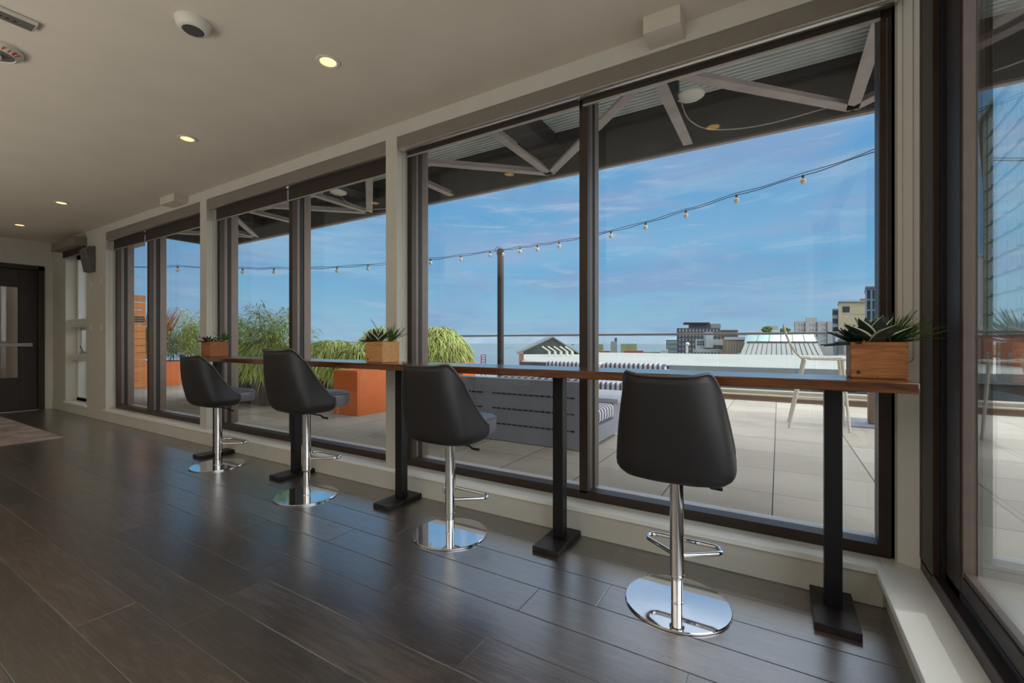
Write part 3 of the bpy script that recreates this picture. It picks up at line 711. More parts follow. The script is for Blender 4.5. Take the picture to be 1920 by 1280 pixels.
def make_stool(label):
    t = thing('bar_stool', (0, 0, 0), label, 'bar stool', 'bar stools at the window counter')
    Z0 = .535
    NS, NZ = 56, 16
    S = [-1+2*i/NS for i in range(NS+1)]
    mb = MB()
    for s in S:
        h = rim(s)
        for j in range(NZ+1):
            z = h*(j/NZ)**1.25 if j else 0.0
            x, y = plan(s, z); mb.v.append((x, y, Z0+z))
    W_ = NZ+1
    for i in range(NS):
        for j in range(NZ): mb.face((i*W_+j, i*W_+j+1, (i+1)*W_+j+1, (i+1)*W_+j), True)
    c = len(mb.v); mb.v.append((0, -.03, Z0-.004))
    for i in range(NS): mb.face((i*W_, (i+1)*W_, c), True)
    mb.face((NS*W_, 0, c), True)
    o = mb.build('backrest_shell', 'leather', t, world=False)
    md = o.modifiers.new('solid', 'SOLIDIFY'); md.thickness = .026; md.offset = 1.0
    pts = [(*plan(s, rim(s)), Z0+rim(s)+.001) for s in S]
    pp = [Vector(p) for p in pts]
    # outer rim piping, including down the front of the wings
    dn = lambda sg: [Vector((*plan(sg, z), Z0+z)) for z in (.075, .055, .035, .02)]
    full = list(reversed(dn(-1)))+pp+dn(1)
    pb = MB().tube(full, .0052, 8); pb.build('piping', 'piping', o, world=False)
    # cushion
    mb = MB(); L = 11; out = []
    rings = [(.030, .90), (.036, .965), (.055, 1.0), (.105, 1.0), (.118, .985), (.130, .93), (.137, .8), (.140, .5)]
    def cush(a, k):
        ca, sa = math.cos(a), math.sin(a)
        x = .196*abs(ca)**.42*(1 if ca >= 0 else -1); y = .224*abs(sa)**.42*(1 if sa >= 0 else -1)
        x *= (1.0-.04*(y/.212))
        return (x*k, .040+y*k)
    n = 48
    for (z, k) in rings:
        for i in range(n): x, y = cush(2*PI*i/n, k); mb.v.append((x, y, Z0+z))
    for r_ in range(len(rings)-1):
        for i in range(n): j = (i+1) % n; mb.face((r_*n+i, r_*n+j, (r_+1)*n+j, (r_+1)*n+i), True)
    mb.face(list(range(n))[::-1], True); mb.face([(len(rings)-1)*n+i for i in range(n)], True)
    cu = mb.build('seat_cushion', 'seatlea', t, world=False)
    pb = MB().tube([(*cush(2*PI*i/n, .992), Z0+.117) for i in range(n)], .004, 6, closed=True); pb.build('piping', 'piping', cu, world=False)
    # underside plate and lever
    MB().box(-.06, .06, -.07, .07, Z0-.012, Z0-.001).build('seat_plate', 'blackmetal', t, bevel=.004, world=False)
    MB().tube([(.02, .02, Z0-.02), (.11, .035, Z0-.026), (.128, .038, Z0-.040), (.170, .045, Z0-.042)], [.005, .005, .006, .008], 8).build('lever', 'blackplastic', t, world=False)
    MB().lathe([(.0285, .118), (.0305, .118), (.0305, .124), (.0285, .126), (.0285, Z0-.02), (.0001, Z0-.02)], n=28).build('column', 'chrome', t, world=False)
    MB().lathe([(.0235, .006), (.0235, .124), (.0001, .124)], n=28).build('lower_tube', 'chrome', t, world=False)
    # footrest: rounded triangle loop welded to the column
    c0, fw, fd, zr = .030, .155, .185, .195
    pts = [(-.012, c0*.6, zr)]
    def arc(cx, cy, r, a0, a1, k=7): return [(cx+r*math.cos(a0+(a1-a0)*i/k), cy+r*math.sin(a0+(a1-a0)*i/k), zr) for i in range(k+1)]
    pts += arc(-fw+.042, fd-.042, .042, PI*1.24, PI*.5, 12); pts += arc(fw-.042, fd-.042, .042, PI*.5, -PI*.24, 12); pts += [(.012, c0*.6, zr)]
    MB().tube(pts, .0095, 12).build('footrest', 'chrome', t, world=False)
    MB().lathe([(.207, .0), (.211, .002), (.211, .007), (.208, .0095), (.030, .0100), (.029, .012), (.0235, .0125), (.0001, .0125)], n=72).build('base_disc', 'chrome', t, world=False)
    return t
SP = [((-.367, 1.958), 0, 0, 'nearest charcoal bar stool with a chrome disc base, seen from behind'),
      ((-1.611, 1.995), 0, 0, 'charcoal bar stool second from the right, in front of the post below the pine box'),
      ((-2.887, 1.96), .068, 0, 'charcoal bar stool second from the left, with its seat raised highest'),
      ((-4.262, 2.03), .0, 0, 'farthest charcoal bar stool, at the left end of the counter')]
st0 = make_stool(SP[0][3])
for i, ((x, y), dz_, rz, lab) in enumerate(SP):
    o = st0 if i == 0 else copy_tree(st0)
    o['label'] = lab; o.location = (x, y, 0); o.rotation_euler.z = rz
    if dz_:
        for ch in [k for k in bpy.data.objects if k.parent == o]:
            if ch.name.split('.')[0] in ('backrest_shell', 'seat_cushion', 'seat_plate', 'lever', 'column', 'footrest'): ch.location.z += dz_
            if ch.name.split('.')[0] == 'lower_tube': ch.scale.z = 1.4

# ================================================================== SUCCULENT BOXES ON THE COUNTER
def wood_box(t, x0, y0, wx, wy, h, mt):
    z0 = TT+.001; th = .012
    mb = MB(); mb.box(x0, x0+wx, y0, y0+th, z0+.004, z0+h); mb.box(x0, x0+wx, y0+wy-th, y0+wy, z0+.004, z0+h)
    mb.box(x0, x0+th, y0+th, y0+wy-th, z0+.004, z0+h); mb.box(x0+wx-th, x0+wx, y0+th, y0+wy-th, z0+.004, z0+h); mb.box(x0+.002, x0+wx-.002, y0+.002, y0+wy-.002, z0, z0+.012)
    b_ = mb.build('box', mt, t, bevel=.0015)
    def disc(name, cx, cz, r):
        mb = MB(); m_ = 12
        for yy in (y0-.0008, y0+.002):
            for i in range(m_):
                a = 2*PI*i/m_; mb.v.append((cx+r*math.cos(a), yy, cz+r*math.sin(a)*1.1))
        mb.face(list(range(m_)))
        for i in range(m_): j = (i+1) % m_; mb.face((i, m_+i, m_+j, j))
        mb.build(name, 'knot', b_)
    disc('knot', x0+wx*.14, z0+h*.16, .0065)
    for (u, v) in ((.02, .82), (.02, .56), (.02, .16), (.975, .86), (.97, .44), (.48, .05)): disc('nail', x0+wx*u, z0+h*v, .0018)
    mb = MB(); N = 12
    for i in range(N+1):
        for j in range(N+1):
            xx = x0+th+(wx-2*th)*i/N; yy = y0+th+(wy-2*th)*j/N
            mb.v.append((xx, yy, z0+h-.012+.014*mnoise.noise(Vector((xx*60, yy*60, 0)))+.010*math.sin(PI*i/N)*math.sin(PI*j/N)))
    for i in range(N):
        for j in range(N): a = i*(N+1)+j; mb.face((a, a+N+1, a+N+2, a+1), True)
    mb.build('moss', 'moss', t)
    mb = MB()
    for i in range(120):
        xx = x0+th+random.random()*(wx-2*th); yy = y0+th+random.random()*(wy-2*th); a = random.random()*2*PI
        p = Vector((xx, yy, z0+h-.006)); q = p+Vector((math.cos(a), math.sin(a), .5+random.random()*.5))*.014
        mb.tube([p, (p+q)/2+Vector((0, 0, .004)), q], .0007, 3, caps=False)
    mb.build('moss_fibres', 'moss', t)
def thick_leaf(mb, base, az, el, L, w, th=.006, curl=.5, seg=8, tipw=.03, edge=True, point=1.0):
    """fleshy pointed leaf; material 0 body, 1 margin"""
    base = Vector(base); out = Vector((math.cos(az), math.sin(az), 0)); side = Vector((-math.sin(az), math.cos(az), 0))
    n0 = len(mb.v); p = base.copy(); e = el
    cols = (-1, -.90, 0, .90, 1)
    for i in range(seg+1):
        t_ = i/seg
        ww = w*.5*(.42+.58*math.sin(PI*min(1., .15+.6*t_)) ) * (1-max(0., (t_-.45)/.55)**1.7) + w*.01
        d = out*math.cos(e)+Vector((0, 0, 1))*math.sin(e); nn = -out*math.sin(e)+Vector((0, 0, 1))*math.cos(e)
        for c_ in cols:
            mb.v.append(tuple(p+side*(c_*ww)+nn*(abs(c_)**2*ww*.35+ (th*.5 if abs(c_) < .9 else 0))))
        for c_ in cols[1:-1][::-1]:
            mb.v.append(tuple(p+side*(c_*ww)+nn*(abs(c_)**2*ww*.35-th*(1.0-.7*t_))))
        p = p+d*(L/seg); e += curl/seg
    K = 8
    for i in range(seg):
        for k in range(K):
            k2 = (k+1) % K; a = n0+i*K; mb.cur = 1 if (edge and k in (0, 3, 4, 7)) else 0
            mb.face((a+k, a+K+k, a+K+k2, a+k2), True)
    mb.cur = 0
    mb.face([n0+seg*K+k for k in range(K)], True)
def rosette(t, name, c, R, rings, w, mats, edge, seed, th=.006, elr=(.25, 1.2), curl=.35, lab=None):
    rnd = random.Random(seed); mb = MB(); n_ = 0
    for ri, cnt in enumerate(rings):
        f_ = ri/max(1, len(rings)-1)
        for i in range(cnt):
            az = 2*PI*(i+.5*(ri % 2))/cnt+rnd.uniform(-.12, .12)+ri*.3
            thick_leaf(mb, (c[0], c[1], c[2]), az, elr[0]+(elr[1]-elr[0])*f_+rnd.uniform(-.08, .08), R*(1-.35*f_)*rnd.uniform(.9, 1.08), w*(1-.25*f_), th, curl, edge=edge)
    o = mb.build(name, mats, t)
    return o
def tuft(t, name, c, L, n_, mt, seed, lean=(0, 0), wd=.005, spread=1.1):
    rnd = random.Random(seed); mb = MB()
    for i in range(n_):
        az = rnd.uniform(0, 2*PI); el = rnd.uniform(PI/2-spread, PI/2-.05); d = Vector((math.cos(az)*math.cos(el)+lean[0], math.sin(az)*math.cos(el)+lean[1], math.sin(el))).normalized()
        l = L*rnd.uniform(.6, 1.05); base = Vector(c)+Vector((rnd.uniform(-.008, .008), rnd.uniform(-.008, .008), 0))
        mb.leaf(base, d, (0, 0, 1) if abs(d.z) < .95 else (1, 0, 0), l, wd*rnd.uniform(.7, 1.2), .25, rnd.uniform(.02, .22), 5)
    return mb.build(name, mt, t, solid=.0012)
def sprig(t, pts, seed, mt='leafbrown'):
    rnd = random.Random(seed); mb = MB().tube(pts, .0012, 5)
    P_ = [Vector(p) for p in pts]
    for i in range(26):
        k = .3+.7*i/25; seg_ = k*(len(P_)-1); a = int(min(seg_, len(P_)-1.001)); q = P_[a].lerp(P_[a+1], seg_-a)
        mb.ball(tuple(q+Vector((rnd.uniform(-.004, .004), rnd.uniform(-.004, .004), rnd.uniform(-.004, .004)))), rnd.uniform(.0016, .0032), 5, 3)
    return mb.build('berry_sprig', mt, t)
ZB = TT+.14
# nearest box
t = thing('succulent_planter', (.328, 2.243, TT), 'nearest cedar box of spiky succulents at the right end of the counter', 'planter', 'succulent boxes on the counter')
wood_box(t, .242, 2.174, .172, .138, .14, 'cedar')
rosette(t, 'agave_rosette', (.318, 2.205, ZB-.006), .145, (5, 6, 5), .066, ['leafgrey', 'leafedge'], True, 3, .006, (.42, 1.38), .22)
rosette(t, 'aloe_rosette', (.262, 2.25, ZB-.002), .118, (9, 9, 7, 5), .032, ['leafdark', 'leafdark'], False, 5, .006, (-.10, 1.15), .12)
tuft(t, 'yucca_tuft', (.372, 2.235, ZB-.006), .155, 60, 'leafgreen', 8, (.55, -.1), .0075, 1.25)
tuft(t, 'grass_blades', (.388, 2.22, ZB-.006), .185, 18, 'leafgreen', 9, (1.1, -.15), .0028, .9)
tuft(t, 'pale_blades', (.352, 2.27, ZB-.006), .145, 10, 'leafyellow', 12, (.05, .05), .008, .35)
# middle box
t = thing('succulent_planter', (-2.345, 2.165, TT), 'middle pine box of succulents with red berry sprigs, left of the pillar', 'planter', 'succulent boxes on the counter')
wood_box(t, -2.424, 2.088, .162, .156, .14, 'cedar2')
rosette(t, 'agave_rosette', (-2.36, 2.14, ZB-.006), .135, (5, 6, 4), .046, ['leafgrey', 'leafedge'], True, 13, .006, (.5, 1.25), .25)
rosette(t, 'aloe_rosette', (-2.415, 2.13, ZB-.004), .09, (6, 5), .038, ['leafdark', 'leafbrown'], True, 15, .007, (.15, .8), .2)
tuft(t, 'yucca_tuft', (-2.31, 2.20, ZB-.006), .155, 34, 'leafgreen', 18, (.25, .15), .012, .85)
sprig(t, [(-2.35, 2.17, ZB), (-2.39, 2.17, ZB+.08), (-2.45, 2.16, ZB+.155)], 4)
sprig(t, [(-2.31, 2.20, ZB), (-2.26, 2.23, ZB+.03), (-2.19, 2.27, ZB+.062)], 6)
sprig(t, [(-2.31, 2.21, ZB), (-2.28, 2.25, ZB+.05), (-2.24, 2.28, ZB+.10)], 7, 'leafdark')
# far box
t = thing('succulent_planter', (-4.62, 2.17, TT), 'farthest red pine box of dark succulents near the left end of the counter', 'planter', 'succulent boxes on the counter')
wood_box(t, -4.70, 2.09, .162, .165, .14, 'cedar3')
rosette(t, 'aloe_rosette', (-4.65, 2.13, ZB-.004), .10, (8, 7, 5), .030, ['leafdark', 'leafgrey'], True, 25, .006, (.05, 1.15), .25)
rosette(t, 'agave_rosette', (-4.59, 2.19, ZB-.004), .09, (6, 5, 4), .030, ['leafgrey', 'leafedge'], True, 26, .006, (.2, 1.2), .3)
tuft(t, 'yucca_tuft', (-4.57, 2.22, ZB-.006), .145, 30, 'leafgreen', 28, (.2, .2), .010, .9)

# ================================================================== TERRACE
ZT = .13
o = MB().box(-16, 14, YO, 8.30, -.2, ZT).build('terrace_paving', 'paver'); o['kind'] = 'structure'
o = MB().box(.62, 14, -8, YO, -.2, ZT).build('terrace_paving_side', 'paver'); o['kind'] = 'structure'
mb = MB(); mb.box(-16, 14, 8.30, 8.62, -.6, .212); mb.box(-16, 14, 8.285, 8.30, ZT, ZT+.02); o = mb.build('parapet_curb', 'curb'); o['kind'] = 'structure'
mb = MB(); mb.box(-16, 14, 8.27, 8.66, .212, .232); mb.box(-16, 14, 8.42, 8.66, .232, .285); o = mb.build('parapet_coping', 'curbtan', bevel=.004); o['kind'] = 'structure'
# glass balustrade
t = thing('glass_balustrade', (-1, 8.45, .23), 'long glass balustrade with a grey top rail along the terrace edge', 'railing')
MB().box(-8.6, 9.5, 8.425, 8.475, 1.212, 1.252).build('top_rail', 'rail', t, bevel=.006)
k = -5
xk = [-.91+1.43*i for i in range(-5, 8)]
for a, b_ in zip(xk[:-1], xk[1:]): MB().box(a+.006, b_-.006, 8.442, 8.456, .285, 1.212).build('glass_panel', 'railglass', t)
# pavilion canopy: lattice steel, corrugated deck, fascia
ZN = 3.40
cn = struct('canopy', (-2.5, 4.2, ZN)); cn['label'] = 'dark steel canopy with corrugated deck and pale braces above the terrace'
XA, XB = -11.75, 7.5
mb = MB(); mb.box(XA, XB, 5.57, 5.66, ZN, ZN+.52); mb.box(XA, XB, 5.56, 5.66, ZN-.012, ZN+.035); mb.build('edge_beam', 'canopy', cn)
mb = MB(); mb.box(XA, XB, 5.61, 5.668, ZN-.02, ZN-.011); mb.build('edge_flange', 'brace', cn)
mb = MB(); mb.box(XA, XB, YO, 5.57, ZN+.52, ZN+.60)
for x_ in (-9.9, -6.3, -2.72, .86, 4.4): mb.box(x_-.16, x_+.16, YO+.02, 5.57, ZN+.26, ZN+.52)
mb.box(XA, XA+.1, YO, 5.57, ZN, ZN+.52); mb.box(XA, XB, 5.40, 5.57, ZN+.40, ZN+.52)
mb.build('crossbeams', 'canopy', cn)
mb = MB(); y_ = YO+.05
while y_ < 5.36:
    mb.prism_x([(y_, ZN+.52), (y_+.010, ZN+.485), (y_+.034, ZN+.485), (y_+.044, ZN+.52)], XA, XB); y_ += .066
mb.build('corrugated_deck', 'decking', cn)
NO = {0: .63, 1: -.91, 2: -2.713, 3: -4.44, 4: -6.32, 5: -8.1, 6: -9.94, -1: 2.4, -2: 4.2}
def brace(p, q): 
    mb = MB().bar((p[0], p[1], ZN+.012), (q[0], q[1], ZN+.012), .105, .012); mb.bar((p[0], p[1], ZN+.05), (q[0], q[1], ZN+.05), .012, .07); mb.build('brace', 'brace', cn)
YI, YN = 3.88, 5.53
for k in range(-2, 7): brace((NO[k], YN), (NO[k], YO+.1 if k % 2 == 0 else YI))
for k in (1, 3, 5, -1):
    for j in (k-1, k+1):
        if j in NO: brace((NO[k], YI), (NO[j], YN))
brace((NO[6], YN), (-11.6, YI))
mb = MB(); mb.box(XA, XB, YI-.05, YI+.05, ZN+.03, ZN+.10); mb.build('inner_chord', 'canopy', cn)
mb = MB()
for x_ in (-11.65, 7.3): mb.box(x_-.06, x_+.06, 5.56, 5.68, ZT, ZN)
mb.build('post', 'canopy', cn)
def flood(x, y, label):
    t = thing('flood_lamp', (x, y, ZN+.1), label, 'outdoor lamp', 'lamps under the canopy')
    MB().lathe([(.11, .03), (.13, .02), (.13, .0), (.115, -.01), (.0001, -.012)], (x, y, ZN+.10), 28).build('lens', 'plastic', t)
    MB().box(x-.22, x-.10, y-.12, y-.02, ZN+.08, ZN+.52).build('bracket', 'canopy', t)
    pts = [(x-.1, y+.1, ZN+.1), (x-.05, y+.3, ZN+.0), (x+.15, y+.5, ZN-.06), (x+.6, y+.75, ZN-.02), (x+1.2, y+.9, ZN+.08)]
    sm = []
    for i in range(25):
        u = i/24*4; a = int(min(u, 3.999)); q = u-a; P0, P1, P2, P3 = [Vector(pts[max(0, min(4, a+d))]) for d in (-1, 0, 1, 2)]
        sm.append(tuple(.5*((2*P1)+(P2-P0)*q+(2*P0-5*P1+4*P2-P3)*q*q+(3*P1-P0-3*P2+P3)*q**3)))
    MB().tube(sm, .006, 6).build('cable', 'brace', t)
flood(-.74, 4.62, 'round white lamp with drooping cable under the canopy, seen in the nearest window')
flood(-6.1, 4.70, 'round white lamp under the canopy, seen in the middle window')
t = thing('strip_reflection', (-8.22, 4.5, ZN+.3), 'added white louvred strip in place of a skylight reflection, seen in the middle window', 'outdoor lamp')  # made-up fitting in place of a skylight reflection on the glass
MB().box(-8.6, -7.75, 4.42, 4.62, ZN+.14, ZN+.24).build('housing', 'plastic', t, bevel=.01)
mb = MB()
for i in range(12): mb.box(-8.56+i*.067, -8.545+i*.067, 4.43, 4.61, ZN+.125, ZN+.142)
mb.build('louvre', 'plastic', t)

# far corner eave piece seen at top left
o = MB().box(-13.4, -12.2, 3.4, 4.3, 3.25, 3.6).build('eave', 'fascia'); o['kind'] = 'structure'

# pole and string lights
PX, PY, PZ = -4.03, 6.33, 2.66
t = thing('lighting_pole', (PX, PY, ZT), 'dark round pole on the terrace that carries the string lights', 'pole')
MB().lathe([(.055, 0), (.055, PZ-ZT), (.0001, PZ-ZT+.01)], (PX, PY, ZT), 18).build('pole', 'pole', t)
MB().lathe([(.058, 0), (.066, .01), (.066, .05), (.058, .06)], (PX, PY, PZ-.1), 18).build('collar', 'blackmetal', t)
MB().tube([(PX-.06, PY, PZ-.04), (PX-.12, PY, PZ), (PX-.06, PY, PZ+.05), (PX, PY, PZ+.02)], .006, 6).build('hook', 'blackmetal', t)
MB().lathe([(.11, 0), (.11, .012), (.0001, .012)], (PX, PY, ZT), 18).build('base_plate', 'blackmetal', t)
def string(pts, bulbs, label, base):
    t = thing('string_light', base, label, 'string lights')
    P_ = [Vector(p) for p in pts]; c1, c2 = [], []
    for i in range(len(P_)-1):
        for k in range(6):
            q = P_[i].lerp(P_[i+1], k/6); L = (P_[i+1]-P_[i]).length
            sg = -.02*L*4*(k/6)*(1-k/6); c1.append(q+Vector((0, 0, sg*.5+.006*math.sin(len(c1)*1.1)))); c2.append(q+Vector((0, 0, sg*.5+.022-.006*math.sin(len(c1)*.9))))
    c1.append(P_[-1]); c2.append(P_[-1])
    MB().tube(c1, .0045, 6).build('cable', 'cable', t); MB().tube(c2, .004, 6).build('support_wire', 'cable', t)
    for b_ in bulbs:
        bb = MB().lathe([(.0001, -.052), (.016, -.047), (.026, -.033), (.030, -.016), (.026, .0), (.016, .012), (.011, .016)], (b_[0], b_[1], b_[2]-.045), 14).build('bulb', 'bulb', t)
        MB().lathe([(.012, -.03), (.014, -.02), (.013, .004), (.006, .010), (.0001, .010)], (b_[0], b_[1], b_[2]), 10).build('socket', 'blackplastic', bb)
LB = [(-10.3, 3.4, 2.47), (-9.43, 3.81, 2.47), (-8.27, 4.35, 2.41), (-7.72, 4.6, 2.40), (-7.18, 4.86, 2.39), (-6.65, 5.1, 2.40), (-6.14, 5.34, 2.43), (-5.63, 5.6, 2.46), (-5.13, 5.82, 2.51), (-4.65, 6.04, 2.56), (-4.19, 6.25, 2.62)]
string([(-11.6, 2.8, 2.62)]+LB+[(PX, PY, PZ-.03)], LB[1:], 'left string of pale bulbs sagging from the pole toward the far corner', (-7, 4.8, 2.4))
RB = [(-3.98, 6.32, 2.63), (-3.62, 6.28, 2.63), (-3.28, 6.24, 2.62), (-2.88, 6.19, 2.62), (-2.45, 6.14, 2.63), (-2.03, 6.09, 2.65), (-1.53, 6.03, 2.69), (-1.01, 5.97, 2.76), (-.43, 5.9, 2.84), (.23, 5.82, 2.92)]
string([(PX, PY, PZ-.03)]+RB+[(.835, 5.75, 3.025), (1.48, 5.67, 3.17), (1.72, 5.65, 3.235), (2.4, 5.6, 3.42)], RB+[(1.71, 5.65, 3.235)], 'right string of pale bulbs rising from the pole toward the canopy', (-1, 6, 2.7))

# cedar screen fence at the far left
t = thing('slatted_screen', (-11.55, 3.1, ZT), 'tall cedar screen of horizontal slats behind the far window', 'fence')
mb = MB(); z_ = ZT+.02; i = 0
while z_ < 2.02:
    hgt = .135; mb.box(-11.42, -11.38, 2.75, 4.02, z_, z_+hgt); z_ += hgt+(.010 if z_ < 1.35 else .022); i += 1
mb.build('slats', 'fencewood', t)
MB().box(-11.50, -11.42, 2.9, 2.98, ZT, 2.05).build('post', 'fencewood', t)
sg = MB().box(-11.378, -11.37, 3.72, 4.0, 1.50, 1.62).build('sign_plate', 'signdark', t)
mb = MB()
rr_ = random.Random(5)
for row in range(2):
    for k in range(9):
        yy = 3.74+k*.028; mb.box(-11.371, -11.368, yy, yy+rr_.uniform(.012, .022), 1.575-row*.045, 1.590-row*.045)
mb.build('small_print', 'signtext', sg)

# ------------------------------------------------------------------ planters with planting
def planter_box(t, x0, x1, y0, y1, h, mt, seams=()):
    th = .03; mb = MB()
    mb.box(x0, x1, y0, y0+th, ZT, ZT+h); mb.box(x0, x1, y1-th, y1, ZT, ZT+h); mb.box(x0, x0+th, y0+th, y1-th, ZT, ZT+h); mb.box(x1-th, x1, y0+th, y1-th, ZT, ZT+h)
    o = mb.build('planter_box', mt, t, bevel=.004)
    MB().box(x0+th, x1-th, y0+th, y1-th, ZT, ZT+h-.05).build('soil', 'soil', t)
    return o
def bamboo(t, x0, x1, y0, y1, z0, H, n, leaves, seed, mt='bamboo', mt2='bamboo2'):
    rnd = random.Random(seed); st = MB(); lf = MB()
    for i in range(n):
        bx_ = rnd.uniform(x0, x1); by_ = rnd.uniform(y0, y1); h = H*rnd.uniform(.6, 1.05)
        lx, ly = rnd.uniform(-.18, .18), rnd.uniform(-.18, .18); pts = []
        for k in range(7):
            q = k/6; pts.append((bx_+lx*q*q*h, by_+ly*q*q*h, z0+h*q))
        st.tube(pts, [.006*(1-.7*k/6) for k in range(7)], 5)
        for j in range(leaves):
            q = rnd.uniform(.18, 1.0)**.8; a = min(5, int(q*6)); p = Vector(pts[a]).lerp(Vector(pts[a+1]), q*6-a)
            az = rnd.uniform(0, 2*PI); rad = rnd.uniform(.02, .26)*(1.15-.6*q); off_ = Vector((math.cos(az)*rad, math.sin(az)*rad, rnd.uniform(-.05, .08)))
            az2 = az+rnd.uniform(-.9, .9); d = Vector((math.cos(az2), math.sin(az2), rnd.uniform(-.5, .35)))
            lf.cur = 0 if rnd.random() < .62 else 1
            lf.leaf(p+off_, d, (0, 0, 1), rnd.uniform(.07, .13), rnd.uniform(.010, .017), .2, rnd.uniform(.1, .5), 2)
    st.build('stems', 'stem', t); lf.build('foliage', [mt, mt2], t)
def cascade(t, c, R, H, n, seed, mt='cascade', mt2='bamboo', base_z=None):
    """arching mound of long narrow leaves"""
    rnd = random.Random(seed); lf = MB()
    for i in range(n):
        az = rnd.uniform(0, 2*PI); rr = math.sqrt(rnd.random()); x = c[0]+math.cos(az)*rr*R[0]; y = c[1]+math.sin(az)*rr*R[1]
        top = H*math.sqrt(max(0, 1-(rr*.93)**2)); z = c[2]+top*rnd.uniform(.35 if rr > .5 else .8, 1.0)
        az2 = az+rnd.uniform(-.8, .8); dn = rnd.uniform(-.15, .45) if rr < .5 else rnd.uniform(-.9, .15)
        d = Vector((math.cos(az2), math.sin(az2), dn)); lf.cur = 0 if rnd.random() < .6 else 1
        lf.leaf((x, y, z), d, (0, 0, 1), rnd.uniform(.10, .2), rnd.uniform(.010, .018), .2, rnd.uniform(.3, .9), 3)
    lf.build('foliage', [mt, mt2], t)
    mb = MB()
    for i in range(16):
        az = rnd.uniform(0, 2*PI); rr = rnd.uniform(.1, .6)
        mb.tube([(c[0]+.1*math.cos(az), c[1]+.1*math.sin(az), c[2]-.05), (c[0]+math.cos(az)*rr*R[0]*.6, c[1]+math.sin(az)*rr*R[1]*.6, c[2]+H*.45), (c[0]+math.cos(az)*rr*R[0], c[1]+math.sin(az)*rr*R[1], c[2]+H*.75)], .006, 5)
    mb.build('stems', 'stem', t)
# far left orange planters (two, with seam between)
t = thing('bamboo_planter', (-11.6, 4.5, ZT), 'far left orange planter of bamboo and reddish reeds beside the cedar screen', 'planter', 'orange planters on the terrace')
planter_box(t, -12.4, -11.52, 3.95, 4.9, .53, 'orange'); bamboo(t, -12.3, -11.6, 4.05, 4.85, ZT+.45, 1.0, 18, 260, 31)
rnd = random.Random(77); mb = MB()
for i in range(110):
    x_, y_ = rnd.uniform(-12.1, -11.7), rnd.uniform(4.1, 4.4); mb.leaf((x_, y_, ZT+.6), (rnd.uniform(-.1, .1), rnd.uniform(-.05, .5), 1), (1, 0, 0), rnd.uniform(.9, 1.45), .03, .2, .1, 4)
mb.build('reeds', 'reed', t)
t = thing('bamboo_planter', (-11.6, 5.5, ZT), 'orange planter of tall bamboo right of the reeds, left of the farthest stool', 'planter', 'orange planters on the terrace')
planter_box(t, -12.4, -11.52, 4.92, 6.4, .53, 'orange'); bamboo(t, -12.3, -11.6, 5.0, 6.3, ZT+.45, 1.25, 30, 240, 32)
# row of grey planters along the middle window
seg = [(-8.75, -7.42, 'left of the row of grey planters, mostly behind the farthest stool', 3.66, 1.15), (-7.40, -6.2, 'grey zinc planter with tall bamboo and a weeping mound, between the two far stools', 3.80, 1.2)]
t = thing('bamboo_planter', (-8.1, 4.0, ZT), 'leftmost grey zinc planter of bamboo beside the farthest stool', 'planter', 'grey planters on the terrace')
planter_box(t, -8.75, -7.42, 3.72, 4.35, .46, 'greyplanter'); bamboo(t, -8.6, -7.5, 3.85, 4.3, ZT+.4, 1.05, 16, 260, 41); cascade(t, (-8.05, 3.98, ZT+.38), (.75, .48), .6, 4600, 42)
t = thing('bamboo_planter', (-7.0, 4.1, ZT), 'second grey zinc planter, with tall bamboo, between the two left stools', 'planter', 'grey planters on the terrace')
planter_box(t, -7.40, -6.62, 3.80, 4.45, .46, 'greyplanter'); bamboo(t, -7.35, -6.4, 3.9, 4.4, ZT+.4, 1.12, 18, 280, 43); cascade(t, (-7.0, 4.05, ZT+.36), (.62, .52), .62, 4800, 44)
t = thing('bamboo_planter', (-6.0, 4.7, ZT), 'brown planter of weeping bamboo just left of the orange cube planter', 'planter')
planter_box(t, -6.58, -5.30, 4.40, 5.0, .38, 'corten'); cascade(t, (-6.15, 4.62, ZT+.34), (.60, .52), .66, 4600, 45); cascade(t, (-5.6, 4.72, ZT+.34), (.50, .45), .60, 3000, 46)
# orange cube planter in front
t = thing('cube_planter', (-4.95, 4.2, ZT), 'glossy orange cube planter standing on the pavers under the counter line', 'planter', 'orange planters on the terrace')
planter_box(t, -5.16, -4.685, 3.90, 4.60, .588, 'orange')
# bushes behind the pillar and the sofa
t = thing('bush_planter', (-6.0, 5.9, ZT), 'low orange planter with a rounded weeping bush left of the pillar', 'planter', 'orange planters on the terrace')
planter_box(t, -6.7, -5.75, 5.5, 6.3, .52, 'orange'); cascade(t, (-6.2, 5.75, ZT+.5), (.52, .5), .74, 4600, 51)
t = thing('bush_planter', (-5.1, 6.2, ZT), 'low orange planter with a rounded weeping bush right of the pillar', 'planter', 'orange planters on the terrace')
planter_box(t, -5.66, -4.42, 5.80, 6.15, .62, 'orange'); cascade(t, (-5.18, 6.0, ZT+.58), (.66, .42), .66, 6500, 52)

